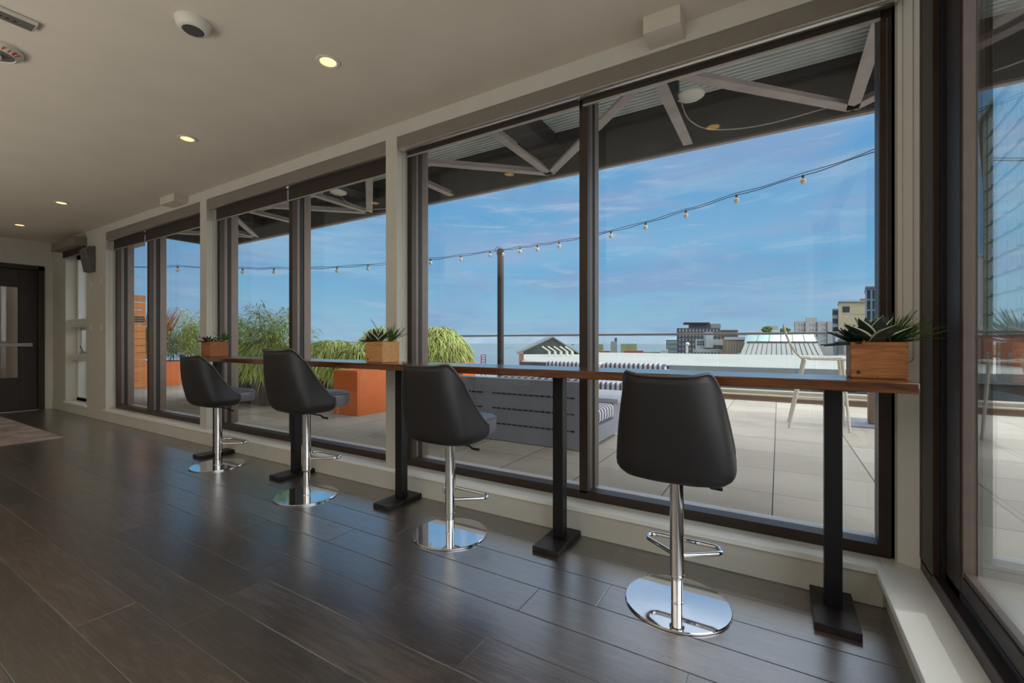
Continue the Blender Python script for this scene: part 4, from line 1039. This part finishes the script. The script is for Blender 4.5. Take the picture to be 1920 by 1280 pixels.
# ------------------------------------------------------------------ lounge seating
def cushion(name, x0, x1, y0, y1, z0, z1, parent, mt='stripe', bev=.045):
    o = MB().box(x0, x1, y0, y1, z0, z1).build(name, mt, parent)
    md = o.modifiers.new('bevel', 'BEVEL'); md.width = bev; md.segments = 4
    for p in o.data.polygons: p.use_smooth = True
    return o
t = thing('outdoor_sofa', (-2.5, 4.1, ZT), 'long slate grey terrace sofa with slotted back panels, turned away from the window', 'sofa', 'terrace sofas')
mb = MB(); xs0, xs1 = -3.60, -1.43; yb_ = 3.655
mb.box(xs0, xs1, yb_, yb_+.10, ZT+.004, .742); mb.box(xs0, xs1, yb_+.10, 4.55, ZT+.03, .31)
mb.box(xs0, xs0+.1, yb_+.10, 4.55, .31, .6)
bd = mb.build('body', 'sofagrey', t, bevel=.006)
mb = MB()
for (a, b_) in ((-3.50, -2.54), (-2.42, -1.55)):
    for z_ in (.595, .45, .30):
        mb.box(a, b_, yb_-.003, yb_+.004, z_-.007, z_+.007)
mb.build('slots', 'slot', bd)
mb = MB()
for (a, b_) in ((-3.50, -2.54), (-2.42, -1.55)):
    for z_ in (.595, .45, .30):
        k = a+.04
        while k < b_-.03: mb.box(k, k+.008, yb_-.006, yb_-.002, z_-.008, z_+.008); k += .06
for x_ in (-2.50,): mb.box(x_-.003, x_+.003, yb_-.004, yb_+.002, ZT, .742)
mb.build('seams', 'sofagrey', bd)
cushion('seat_cushion', -3.48, -2.50, yb_+.2, 4.52, .31, .455, t); cushion('seat_cushion', -2.48, -1.46, yb_+.2, 4.52, .31, .455, t, 'stripe_y')
cushion('back_cushion', -3.48, -2.50, yb_+.10, yb_+.26, .455, .728, t); cushion('back_cushion', -2.48, -1.46, yb_+.10, yb_+.26, .455, .752, t)
t = thing('outdoor_sofa', (-2.5, 6.9, ZT), 'far terrace sofa with blue and white striped cushions facing the window', 'sofa', 'terrace sofas')
mb = MB(); mb.box(-3.55, -1.48, 6.35, 7.35, ZT+.01, .34); mb.box(-3.55, -1.48, 7.25, 7.35, .34, .66); mb.build('body', 'sofagrey', t, bevel=.006)
for a, b_ in ((-3.52, -2.52), (-2.50, -1.50)):
    cushion('seat_cushion', a, b_, 6.33, 7.12, .34, .50, t); cushion('back_cushion', a, b_, 7.0, 7.22, .50, .755, t)
t = thing('fire_table', (-2.4, 5.2, ZT), 'low grey slab topped table between the two terrace sofas', 'table')
MB().box(-2.9, -1.62, 4.95, 5.75, ZT+.01, .40).build('base', 'sofagrey', t, bevel=.005)
MB().box(-2.95, -1.55, 4.90, 5.80, .40, .45).build('slab_top', 'tabletopgrey', t, bevel=.005)

# ------------------------------------------------------------------ wire bar chairs and bar table on the terrace
def wire_chair(label, loc, rz):
    t = thing('wire_bar_chair', (0, 0, 0), label, 'chair', 'cream wire bar chairs on the terrace')
    sz = .765; sw = .20
    # back and seat woven as irregular wire lattice on a bent surface: param v 0..1 seat (front->rear), 1..2 back
    def S(u, v):
        if v <= 1:
            y = sw*(u*2-1)*(1-.06*v); x = .20-.40*v; z = sz+.012*math.cos(PI*(u-.5))*-1+.01
        else:
            q = v-1; y = sw*(u*2-1)*(.95-.12*q); x = -.20-.10*math.sin(q*PI/2)-.07*q; z = sz+.03*q+.37*q**1.15
            x -= .0
        if .8 < v < 1.2: z += .012
        return (x, y, z)
    mb = MB(); rnd = random.Random(3)
    def edge(pts, r): mb.tube(pts, r, 6)
    edge([S(0, v/12) for v in range(25)], .011); edge([S(1, v/12) for v in range(25)], .011)
    edge([S(u/8, 0) for u in range(9)], .008); edge([S(u/8, 2) for u in range(9)], .008); edge([S(u/8, 1) for u in range(9)], .006)
    for i in range(34):
        u0, u1 = rnd.random(), rnd.random(); v0 = rnd.uniform(0, 1.75); v1 = min(2, v0+rnd.uniform(.25, .6))
        edge([S(u0+(u1-u0)*k/6, v0+(v1-v0)*k/6) for k in range(7)], .0065)
    for i in range(12):
        v0 = .08+i*.16; edge([S(k/6, min(2, v0+rnd.uniform(-.05, .05)*math.sin(k))) for k in range(7)], .0065)
    mb.build('wire_seat', 'whitewire', t, world=False)
    for (sx, sy) in ((-1, -1), (-1, 1), (1, -1), (1, 1)):
        MB().tube([(.17*sx, .165*sy, sz), (.17*sx+.06*sx+(-.09 if sx < 0 else 0), .205*sy, 0)], [.017, .013], 8).build('leg', 'whitewire', t, world=False)
    mb = MB()
    z_ = .33
    c = [(-.235, -.19), (.205, -.19), (.205, .19), (-.235, .19)]
    for i in range(4): mb.tube([(*c[i], z_), (*c[(i+1) % 4], z_)], .007, 6)
    mb.build('footrest_ring', 'whitewire', t, world=False)
    t.location = loc; t.rotation_euler.z = rz
    return t
wire_chair('cream wire bar chair left of the post, behind the nearest planter box', (.42, 6.1, ZT), math.radians(0))
wc2 = wire_chair('cream wire bar chair seen through the side window, one leg showing', (1.95, 6.35, ZT), math.radians(180))
t = thing('outdoor_bar_table', (1.02, 6.62, ZT), 'outdoor bar table with weathered post and grey base plate beside the wire chair', 'table')
MB().box(.90, 1.10, 6.55, 6.68, ZT+.014, 1.06).build('post', 'curb', t, bevel=.01)
MB().box(.70, 1.40, 6.30, 7.0, ZT, ZT+.014).build('base_plate', 'sofagrey', t, bevel=.003)
MB().box(.62, 1.48, 6.2, 7.02, 1.06, 1.085).build('tabletop', 'plate', t, bevel=.004)

# ================================================================== CITY AND SEA
FW = Vector((-math.sin(YAW), math.cos(YAW), 0)); RT = Vector((math.cos(YAW), math.sin(YAW), 0))
def at(u, D, z=0.): return FW*D+RT*((u-960)/FPX*D)+Vector((0, 0, z))
def zv(v, D): return CH+(640-v)*D/FPX
GZ = -42.
o = MB().box(-9000, 9000, 60, 9000, GZ-1, GZ).build('sea', 'sea'); o['kind'] = 'structure'
mb = MB(); N = 90
for i in range(N+1):
    xx = -9000+18000*i/N; h = GZ+150+55*mnoise.noise(Vector((i*.13, 1.3, 0)))+20*mnoise.noise(Vector((i*.6, 4, 0)))
    mb.v += [(xx, 8200, GZ-5), (xx, 8400, h), (xx, 9400, GZ-5)]
for i in range(N):
    a = i*3; mb.face((a, a+3, a+4, a+1), True); mb.face((a+1, a+4, a+5, a+2), True)
o = mb.build('far_hills', 'hill'); o['kind'] = 'structure'

SHK = 0.
def shear_for(p, rz):
    ex = (math.cos(rz), math.sin(rz)); ey = (-math.sin(rz), math.cos(rz))
    return (p[0]*ex[0]+p[1]*ex[1])/(p[0]*ey[0]+p[1]*ey[1])
def sheared(mb):
    mb.v = [(v[0]+max(0., v[1])*SHK, v[1], v[2]) for v in mb.v]; return mb
def block(name, label, u0, u1, vt, D, depth, mt, zb=-8, rot=0., group=None, cat='building', vb=None):
    """box building whose front faces the viewer; returns (thing, width, height, base z)"""
    p = at(u0, D); q = at(u1, D); wdt = (q-p).length; zt = zv(vt, D)
    if vb is not None: zb = zv(vb, D)
    global SHK
    t = thing(name, (p.x, p.y, zb), label, cat, group, rz=YAW+rot); SHK = shear_for(p, YAW+rot)
    sheared(MB().box(0, wdt, 0, depth, 0, zt-zb)).build('walls', mt, t, world=False)
    return t, wdt, zt-zb, zb
def windows(t, wdt, h, cols, rows, ww, wh, mt='winglass', x0=.0, x1=1., z0=.0, z1=1., name='window', frame=None, y=-.04):
    first = None
    for r in range(rows):
        for c in range(cols):
            cx = wdt*(x0+(x1-x0)*(c+.5)/cols); cz = h*(z0+(z1-z0)*(r+.5)/rows)
            if first is None:
                first = MB().box(-ww/2, ww/2, y, .1, -wh/2, wh/2).build(name, mt, t, world=False); o = first
            else:
                o = first.copy(); COL.objects.link(o); o.parent = t
            o.location = (cx, 0, cz)
def sub(t, name, x0, x1, y0, y1, z0, z1, mt): return sheared(MB().box(x0, x1, y0, y1, z0, z1)).build(name, mt, t, world=False)

# neighbouring white roof
ZRf = -.9
def ypt(u, Y): # ground point on plane Y for pixel column u
    a = (u-960)/FPX; dxx = -math.sin(YAW)+a*math.cos(YAW); dyy = math.cos(YAW)+a*math.sin(YAW); return Y*dxx/dyy
t = thing('neighbouring_roof', (10, 55, ZRf), 'wide flat white roof of the next building beyond the balustrade', 'roof')
xl = ypt(978, 39); xr = 60.
MB().prism([(xl, 39), (xr, 39), (xr, 70), (ypt(1620, 78), 78), (ypt(985, 78), 78)], -14, ZRf).build('roof_deck', 'roofwhite', t)
f = MB().box(ypt(1256, 38.9), xr, 38.6, 39.0, ZRf-.62, ZRf+.02).build('fascia', 'fascia', t)
MB().box(xl, ypt(1256, 38.9), 38.7, 39.0, ZRf-.4, ZRf-.05).build('dark_fascia', 'darkwall', t)
MB().box(xl, xr, 38.9, 39.0, -6, ZRf-.62).build('lower_wall', 'darkwall', t)
for i in range(14):
    xx = 14+i*2.4; MB().box(xx, xx+1.8, 38.84, 38.9, ZRf-2.2, ZRf-.9).build('window', 'winglass', t)
# brick corner and gable
D0 = 46
t, wdt, h, zb = block('brick_pier', 'small brown brick pier at the left end of the white roof', 974, 982, 662, D0, 3, 'brickdark', -10)
D0 = 70
p = at(976, D0); q = at(1080, D0); wdt = (q-p).length; SHK = shear_for(p, YAW); ze = zv(661, D0); za = zv(633, D0); ax = wdt*(1036-976)/104
t = thing('gable_building', (p.x, p.y, -9), 'dark ribbed metal gable with five white roof pipes in front, over the bay', 'building', rz=YAW)
MB().prism_y([(0, 0), (wdt, 0), (wdt, ze+9), (ax, za+9), (0, ze+9)], 0, 14).build('walls', 'darkwall', t, world=False)
mb = MB()
for i in range(26):
    xx = wdt*(i+.5)/26; zz = (ze+(za-ze)*(xx/ax if xx < ax else (wdt-xx)/(wdt-ax)))+9; mb.box(xx-.04, xx+.04, -.06, 0, 6, zz-.1)
mb.build('cladding_ribs', 'winglass', t, world=False)
mb = MB(); th = .22
mb.prism_y([(-.5, ze+9-.25), (ax, za+9+.02), (ax, za+9+th), (-.5, ze+9+.0)], -.6, 14.3); mb.prism_y([(ax, za+9+.02), (wdt+.5, ze+9-.25), (wdt+.5, ze+9), (ax, za+9+th)], -.6, 14.3)
mb.build('roof', 'seam', t, world=False)
# goose neck pipes on the roof
D0 = 60
for i, u in enumerate((1030, 1041, 1052, 1063, 1073)):
    p = at(u, D0); ztop = zv(657, D0)
    lab = ['leftmost white goose neck pipe in front of the gable', 'second white goose neck pipe from the left', 'middle white goose neck pipe in front of the gable', 'fourth white goose neck pipe from the left', 'rightmost white goose neck pipe in front of the gable'][i]
    t = thing('roof_pipe', (p.x, p.y, ZRf), lab, 'pipe', 'goose neck pipes on the white roof')
    a = Vector((p.x, p.y, 0)); e_ = a-RT*1.0-FW*.5
    MB().tube([(p.x, p.y, ZRf), (p.x, p.y, ztop-.1)], .20, 8).build('riser', 'plastic', t)
    MB().tube([(p.x, p.y, ztop-.1), (e_.x, e_.y, ztop+.55)], .09, 6).build('arm', 'plastic', t)
# red frame, boats
D0 = 210
p = at(902, D0); t = thing('red_frame', (p.x, p.y, zv(679, D0)), 'small red open steel frame tower at the water far left of the pole', 'tower', rz=YAW)
mb = MB(); ww = 8*D0/FPX; hh = 14*D0/FPX
for x_ in (0, ww): 
    for y_ in (0, ww): mb.box(x_-.15, x_+.15, y_-.15, y_+.15, -20, hh)
for k in range(4): mb.box(0, ww, -.15, .15, hh*k/3-.12, hh*k/3+.12); mb.box(0, ww, ww-.15, ww+.15, hh*k/3-.12, hh*k/3+.12)
mb.build('frame', 'red', t, world=False)
for (u, v, L, lab) in ((1074, 645.5, 7, 'dark ferry on the bay right of the gable'), (957, 649.5, 2.5, 'tiny dark boat on the bay right of the pole'), (951, 652, 3.5, 'small pale boat on the bay next to the tiny dark boat')):
    D0 = (CH-GZ)*FPX/(v-640+1.5); p = at(u, D0); Lm = L*D0/FPX
    t = thing('boat', (p.x, p.y, GZ), lab, 'boat', rz=YAW)
    MB().prism_y([(-Lm/2, .0), (Lm/2, .0), (Lm/2*1.1, Lm*.12), (-Lm/2*1.05, Lm*.12)], -Lm*.1, Lm*.1).build('hull', 'boat', t, world=False)
    MB().box(-Lm*.3, Lm*.3, -Lm*.07, Lm*.07, Lm*.12, Lm*.24).build('cabin', 'boat', t, world=False)
# olive boxes, stack
t, wd_, h, _ = block('olive_building', 'left small olive green building block above the white roof edge', 1114, 1131, 647, 120, 8, 'olive', -12); sub(t, 'cap', 0, wd_, 0, 8, h, h+.3, 'fascia')
t, wd_, h, _ = block('grey_stack', 'tall grey rooftop stack between the two olive blocks', 1145, 1157, 640, 110, 3, 'fascia', -12); sub(t, 'vent_hood', wd_*.6, wd_*1.0, .4, 2, h, h+.9, 'darkwall')
t, wd_, h, _ = block('olive_building', 'right wider olive green block near the balustrade joint', 1164, 1194, 646, 115, 8, 'olive', -12); sub(t, 'cap', 0, wd_, 0, 8, h, h+.25, 'fascia')
block('red_roof', 'low dark red roof at the left of the far white roof edge', 1125, 1144, 658, 105, 5, 'redbox', -12)
block('red_roof', 'low dark red roof strip under the right olive block', 1170, 1206, 657.5, 105, 5, 'redbox', -12)
block('low_grey_shed', 'low grey shed line right of the olive blocks', 1206, 1238, 660, 108, 5, 'greenbld', -12)
block('low_white_shed', 'small white shed left of the charcoal building base', 1240, 1253, 655.5, 104, 4, 'whitebld', -12)
# charcoal building
t, wd_, h, _ = block('charcoal_building', 'tall charcoal building with a flat penthouse roof beyond the white roof', 1269, 1350, 615, 175, 22, 'darkbld', -20)
windows(t, wd_, h, 12, 7, .55, 1.1, 'winmid', .03, .97, .52, 1.0)
ph = sub(t, 'penthouse', wd_*.30, wd_*.78, 3, 18, h, h+2.4, 'darkbld'); sub(t, 'flat_roof', wd_*.16, wd_*.76, 2, 19, h+2.0, h+2.4, 'darkwall'); sub(t, 'plant_room', wd_*.80, wd_*1.04, 4, 16, h, h+1.9, 'fascia')
t, wd_, h, _ = block('glazed_block', 'low dark green glazed block left of the charcoal building', 1249, 1270, 637, 160, 15, 'greenbld', -20); windows(t, wd_, h, 5, 6, .45, .8, 'winmid', .05, .95, .55, 1.0)
t, wd_, h, _ = block('brown_block', 'brown stepped rooftop right of the charcoal building', 1350, 1384, 618, 190, 15, 'curb', -20); windows(t, wd_, h, 6, 2, 1.0, 1.2, 'winglass', .05, .95, .85, 1.0)
# pale grey vent building in front
D0 = 84
t, wd_, h, _ = block('white_vent_building', 'pale grey rooftop unit with small blue windows and a big white duct', 1304, 1355, 636, D0, 6, 'whitebld', ZRf)
windows(t, wd_, h, 6, 2, .35, .4, 'winglass', .05, .6, .5, .9); sub(t, 'duct', wd_*.31, wd_*.56, -1.0, 0, h*.35, h*1.55, 'whitebld'); sub(t, 'dark_side', wd_*.58, wd_*.98, -.3, 0, 0, h*.55, 'darkbld'); sub(t, 'curb', -.6, wd_*.8, -2.2, -.2, 0, .55, 'roofwhite')
t = thing('roof_vent', tuple(at(1288, 78, ZRf)), 'slim white vent pipe standing on the white roof', 'pipe')
p = at(1288, 78); MB().tube([(p.x, p.y, ZRf), (p.x, p.y, zv(647, 78))], .22, 10).build('riser', 'plastic', t); MB().ball((p.x+.1, p.y, zv(645, 78)), .36, 10, 6).build('cap', 'plastic', t)
t, wd_, h, _ = block('beige_shed', 'beige ribbed metal rooftop shed left of the skylight', 1360, 1396, 633, 76, 5, 'beigebld', ZRf)
mb = MB()
for i in range(7): xx = wd_*(i+.3)/7; mb.box(xx-.05, xx+.05, -.06, 0, 0, h-.4)
mb.build('ribs', 'curb', t, world=False); sub(t, 'parapet', -.2, wd_, -.2, 6, h-.35, h+.15, 'whitebld')
# long sloping skylight: lower standing seam slope, dark band, upper glass
D0 = 68
p = at(1387, D0); q = at(1545, D0); wd_ = (q-p).length; zb_ = zv(667, D0)
t = thing('roof_skylight', (p.x, p.y, zb_), 'long grey standing seam roof monitor with pale glass panels on top', 'skylight', rz=YAW)
hs = (667-643)*D0/FPX; SHK = shear_for(p, YAW)
n0 = wd_*.05
def slope(name, x0b, x1b, x0t, x1t, z0, z1, y0, y1, mt, parent):
    mb = MB(); mb.v += [(x0b, y0, z0), (x1b, y0, z0), (x1t, y1, z1), (x0t, y1, z1), (x0b, y1+4, z0), (x1b, y1+4, z0), (x1t, y1+4, z1), (x0t, y1+4, z1)]
    for f_ in ((0, 1, 2, 3), (4, 7, 6, 5), (0, 4, 5, 1), (3, 2, 6, 7), (0, 3, 7, 4), (1, 5, 6, 2)): mb.face(f_)
    return sheared(mb).build(name, mt, parent, world=False)
sl = slope('metal_slope', 0, wd_, wd_*.065, wd_*.94, 0, hs, 0, 1.6, 'seam', t)
mb = MB()
for i in range(1, 16): xb_ = wd_*i/16; xt_ = wd_*(.065+.875*i/16); mb.bar((xb_, -.02, .05), (xt_, 1.58, hs), .07, .07)
sheared(mb).build('standing_seams', 'darkwall', sl, world=False)
sub(t, 'dark_band', wd_*.09, wd_*.93, 1.55, 4, hs, hs+.28, 'darkwall'); sub(t, 'base_strip', -.1, wd_+.1, -.2, .0, -.25, .08, 'fascia')
gl_ = slope('glass_slope', wd_*.065, wd_*.94, wd_*.10, wd_*.92, hs+.28, hs+1.35, 1.6, 2.5, 'skyglass', t)
mb = MB()
for i in range(0, 7): xb_ = wd_*(.065+.875*i/6); xt_ = wd_*(.10+.82*i/6); mb.bar((xb_, 1.57, hs+.3), (xt_, 2.45, hs+1.38), .12, .08)
sheared(mb).build('glazing_bars', 'whitebld', gl_, world=False)
# plant units right of skylight
t, wd_, h, _ = block('rooftop_unit', 'pale grey rooftop unit right of the skylight, behind the wire chair', 1546, 1562, 650, 62, 4, 'fascia', ZRf)
t, wd_, h, _ = block('rooftop_unit', 'larger pale rooftop unit beside the nearest planter box', 1566, 1625, 628, 70, 6, 'whitebld', ZRf); sub(t, 'louvre', wd_*.1, wd_*.5, -.1, 0, h*.6, h*.8, 'darkwall'); sub(t, 'tank', wd_*.05, wd_*.35, -1.5, -.2, 0, h*.55, 'fascia')
# distant buildings on the horizon
t, wd_, h, _ = block('apartment_building', 'distant taupe apartment building with a small penthouse above the balustrade', 1489, 1560, 602, 330, 26, 'aptbld', -20)
windows(t, wd_, h, 13, 4, 1.1, 1.6, 'winglass', .02, .98, .54, .98); sub(t, 'penthouse', wd_*.32, wd_*.62, 4, 20, h, h+2.9, 'fascia')
for k in (0.0, .28, .60, .86): sub(t, 'facade_bay', wd_*k, wd_*(k+.10), -.8, 0, 0, h-.6, 'fascia')
t, wd_, h, _ = block('distant_block', 'faint grey blocks low on the skyline left of the wire chair', 1416, 1462, 618.5, 420, 20, 'bluebld', -25); sub(t, 'upper_storey', wd_*.5, wd_*.95, 2, 16, h, h+4.0, 'fascia')
for (u, v, lab) in ((1438, 613, 'small round tree on the skyline left of the wire chair'), (1472, 615, 'small round tree on the skyline just behind the wire chair back')):
    p = at(u, 300); zz = zv(v, 300); t = thing('tree', (p.x, p.y, zz-14), lab, 'tree')
    mb = MB(); rnd = random.Random(int(u))
    for i in range(160):
        d = Vector((rnd.gauss(0, 1), rnd.gauss(0, 1), rnd.gauss(0, 1))).normalized()*rnd.uniform(.6, 1)*2.4
        mb.ball((p.x+d.x*1.3, p.y+d.y, zz-1.6+d.z*.9), rnd.uniform(.3, .6), 5, 3)
    mb.build('crown', 'lowtree', t); MB().tube([(p.x, p.y, zz-14), (p.x, p.y, zz-2)], .35, 6).build('trunk', 'curb', t)
# cream building
t, wd_, h, _ = block('cream_building', 'cream apartment building with one dark upper window behind the nearest planter', 1572, 1630, 566, 150, 16, 'cream', -15)
sub(t, 'cornice', -.35, wd_+.2, -.35, 16, h-.02, h+.35, 'whitebld'); sub(t, 'bay', -2.1, 0, .8, 8, 0, h-2.2, 'whitebld')
for k in range(3): sub(t, 'bay_window', -1.9, -.2, .7, .8, h-4.3-k*2.9, h-2.7-k*2.9, 'winglass')
sub(t, 'window', wd_*.13, wd_*.36, -.06, .1, h-3.5, h-1.5, 'winglass'); sub(t, 'roof_hut', wd_*.72, wd_*1.0, 2, 8, h+.3, h+1.3, 'curb')
for k in (.42, .72): sub(t, 'wall_reveal', wd_*.14, wd_*.98, -.05, 0, h*(1-.0)-1.2-6*(k-.42)*2-2.9, h-1.12-6*(k-.42)*2-2.9, 'creamline')
t, wd_, h, _ = block('blue_grey_tower', 'slim blue grey tower with tall windows at the right frame of the nearest window', 1622, 1665, 540, 110, 12, 'bluebld', -15)
windows(t, wd_, h, 4, 5, .8, 2.2, 'winglass', .04, .98, .55, .99); sub(t, 'cornice', -.2, wd_, -.3, 12, h, h+.4, 'fascia')

# seen through the side window: tower, low block, brick building
pa = at(1845, 95); pb_ = at(1985, 66); L = (pb_-pa).length; rz = math.atan2(pb_.y-pa.y, pb_.x-pa.x)
t = thing('residential_tower', (pa.x, pa.y, -15), 'very tall pale residential tower seen through the side window', 'building', rz=rz)
h = 415*95/FPX+15+CH; SHK = shear_for(pa, rz)
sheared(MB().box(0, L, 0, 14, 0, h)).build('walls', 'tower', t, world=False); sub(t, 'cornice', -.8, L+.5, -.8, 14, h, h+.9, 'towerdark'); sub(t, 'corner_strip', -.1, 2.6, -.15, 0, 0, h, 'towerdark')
fl_h = 32.4*95/FPX
first = None; fl2 = None
for r in range(13):
    zz = h-3.2-r*fl_h
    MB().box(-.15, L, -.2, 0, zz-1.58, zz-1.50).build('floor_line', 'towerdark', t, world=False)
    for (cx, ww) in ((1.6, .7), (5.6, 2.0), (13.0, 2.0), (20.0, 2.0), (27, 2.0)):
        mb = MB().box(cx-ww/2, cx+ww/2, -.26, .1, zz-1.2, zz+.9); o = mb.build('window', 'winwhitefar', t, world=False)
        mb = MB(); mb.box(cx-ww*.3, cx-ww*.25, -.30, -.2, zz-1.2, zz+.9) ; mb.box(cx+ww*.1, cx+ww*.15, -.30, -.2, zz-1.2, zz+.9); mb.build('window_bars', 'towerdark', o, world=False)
t, wd_, h, _ = block('olive_wall_building', 'plain grey green blank wall building left of the tall tower', 1790, 1846, 491, 105, 14, 'tower', -15, rot=.25)
sub(t, 'ledge', -.2, wd_+.2, -.15, 0, h*.55, h*.56, 'towerdark'); sub(t, 'coping', -.2, wd_+.2, -.3, 14, h, h+.25, 'towerdark')
t, wd_, h, _ = block('white_penthouse', 'small white penthouse peeping over the blank wall', 1822, 1848, 476, 165, 10, 'whitebld', -10); windows(t, wd_, h, 3, 1, .7, 1.0, 'winglass', .1, .9, .96, .99)
pa = at(1831, 41); pb_ = at(1960, 32); L = (pb_-pa).length; rz = math.atan2(pb_.y-pa.y, pb_.x-pa.x)
t = thing('brick_building', (pa.x, pa.y, ZRf-.1), 'low red brick building with arched white windows seen through the side window', 'building', rz=rz)
h = CH+.55-ZRf; SHK = shear_for(pa, rz)
sheared(MB().box(0, L, 0, 6, 0, h)).build('walls', 'brick', t, world=False); sub(t, 'parapet', -.1, L, -.1, 6, h, h+.12, 'redbox'); sub(t, 'downpipe', 1.0, 1.12, -.14, -.02, 0, h-.1, 'whitebld')
for i in range(4):
    cx = 2.1+i*1.75; wz0, wz1, hw_ = .25, 1.05, .24
    n_ = 8
    poly = [(cx-hw_, wz0), (cx+hw_, wz0)]+[(cx+hw_*math.cos(PI*k/n_), wz1+.14*math.sin(PI*k/n_)) for k in range(n_+1)]
    w_ = MB().prism_y(poly, -.03, .1).build('window', 'whitebld', t, world=False)
    poly = [(cx-hw_*.7, wz0+.08), (cx+hw_*.7, wz0+.08)]+[(cx+hw_*.7*math.cos(PI*k/n_), wz1-.04+.09*math.sin(PI*k/n_)) for k in range(n_+1)]
    MB().prism_y(poly, -.05, .05).build('pane', 'olive', w_, world=False)
    MB().box(cx-hw_*.75, cx+hw_*.75, -.07, -.04, .62, .68).build('sash_bar', 'whitebld', w_, world=False)
t, wd_, h, _ = block('grey_side_building', 'grey building with a tall blue window left of the brick building', 1790, 1829, 629, 50, 5, 'fascia', ZRf); windows(t, wd_, h, 1, 1, .45, 1.1, 'winglass', .75, .99, .4, .95)
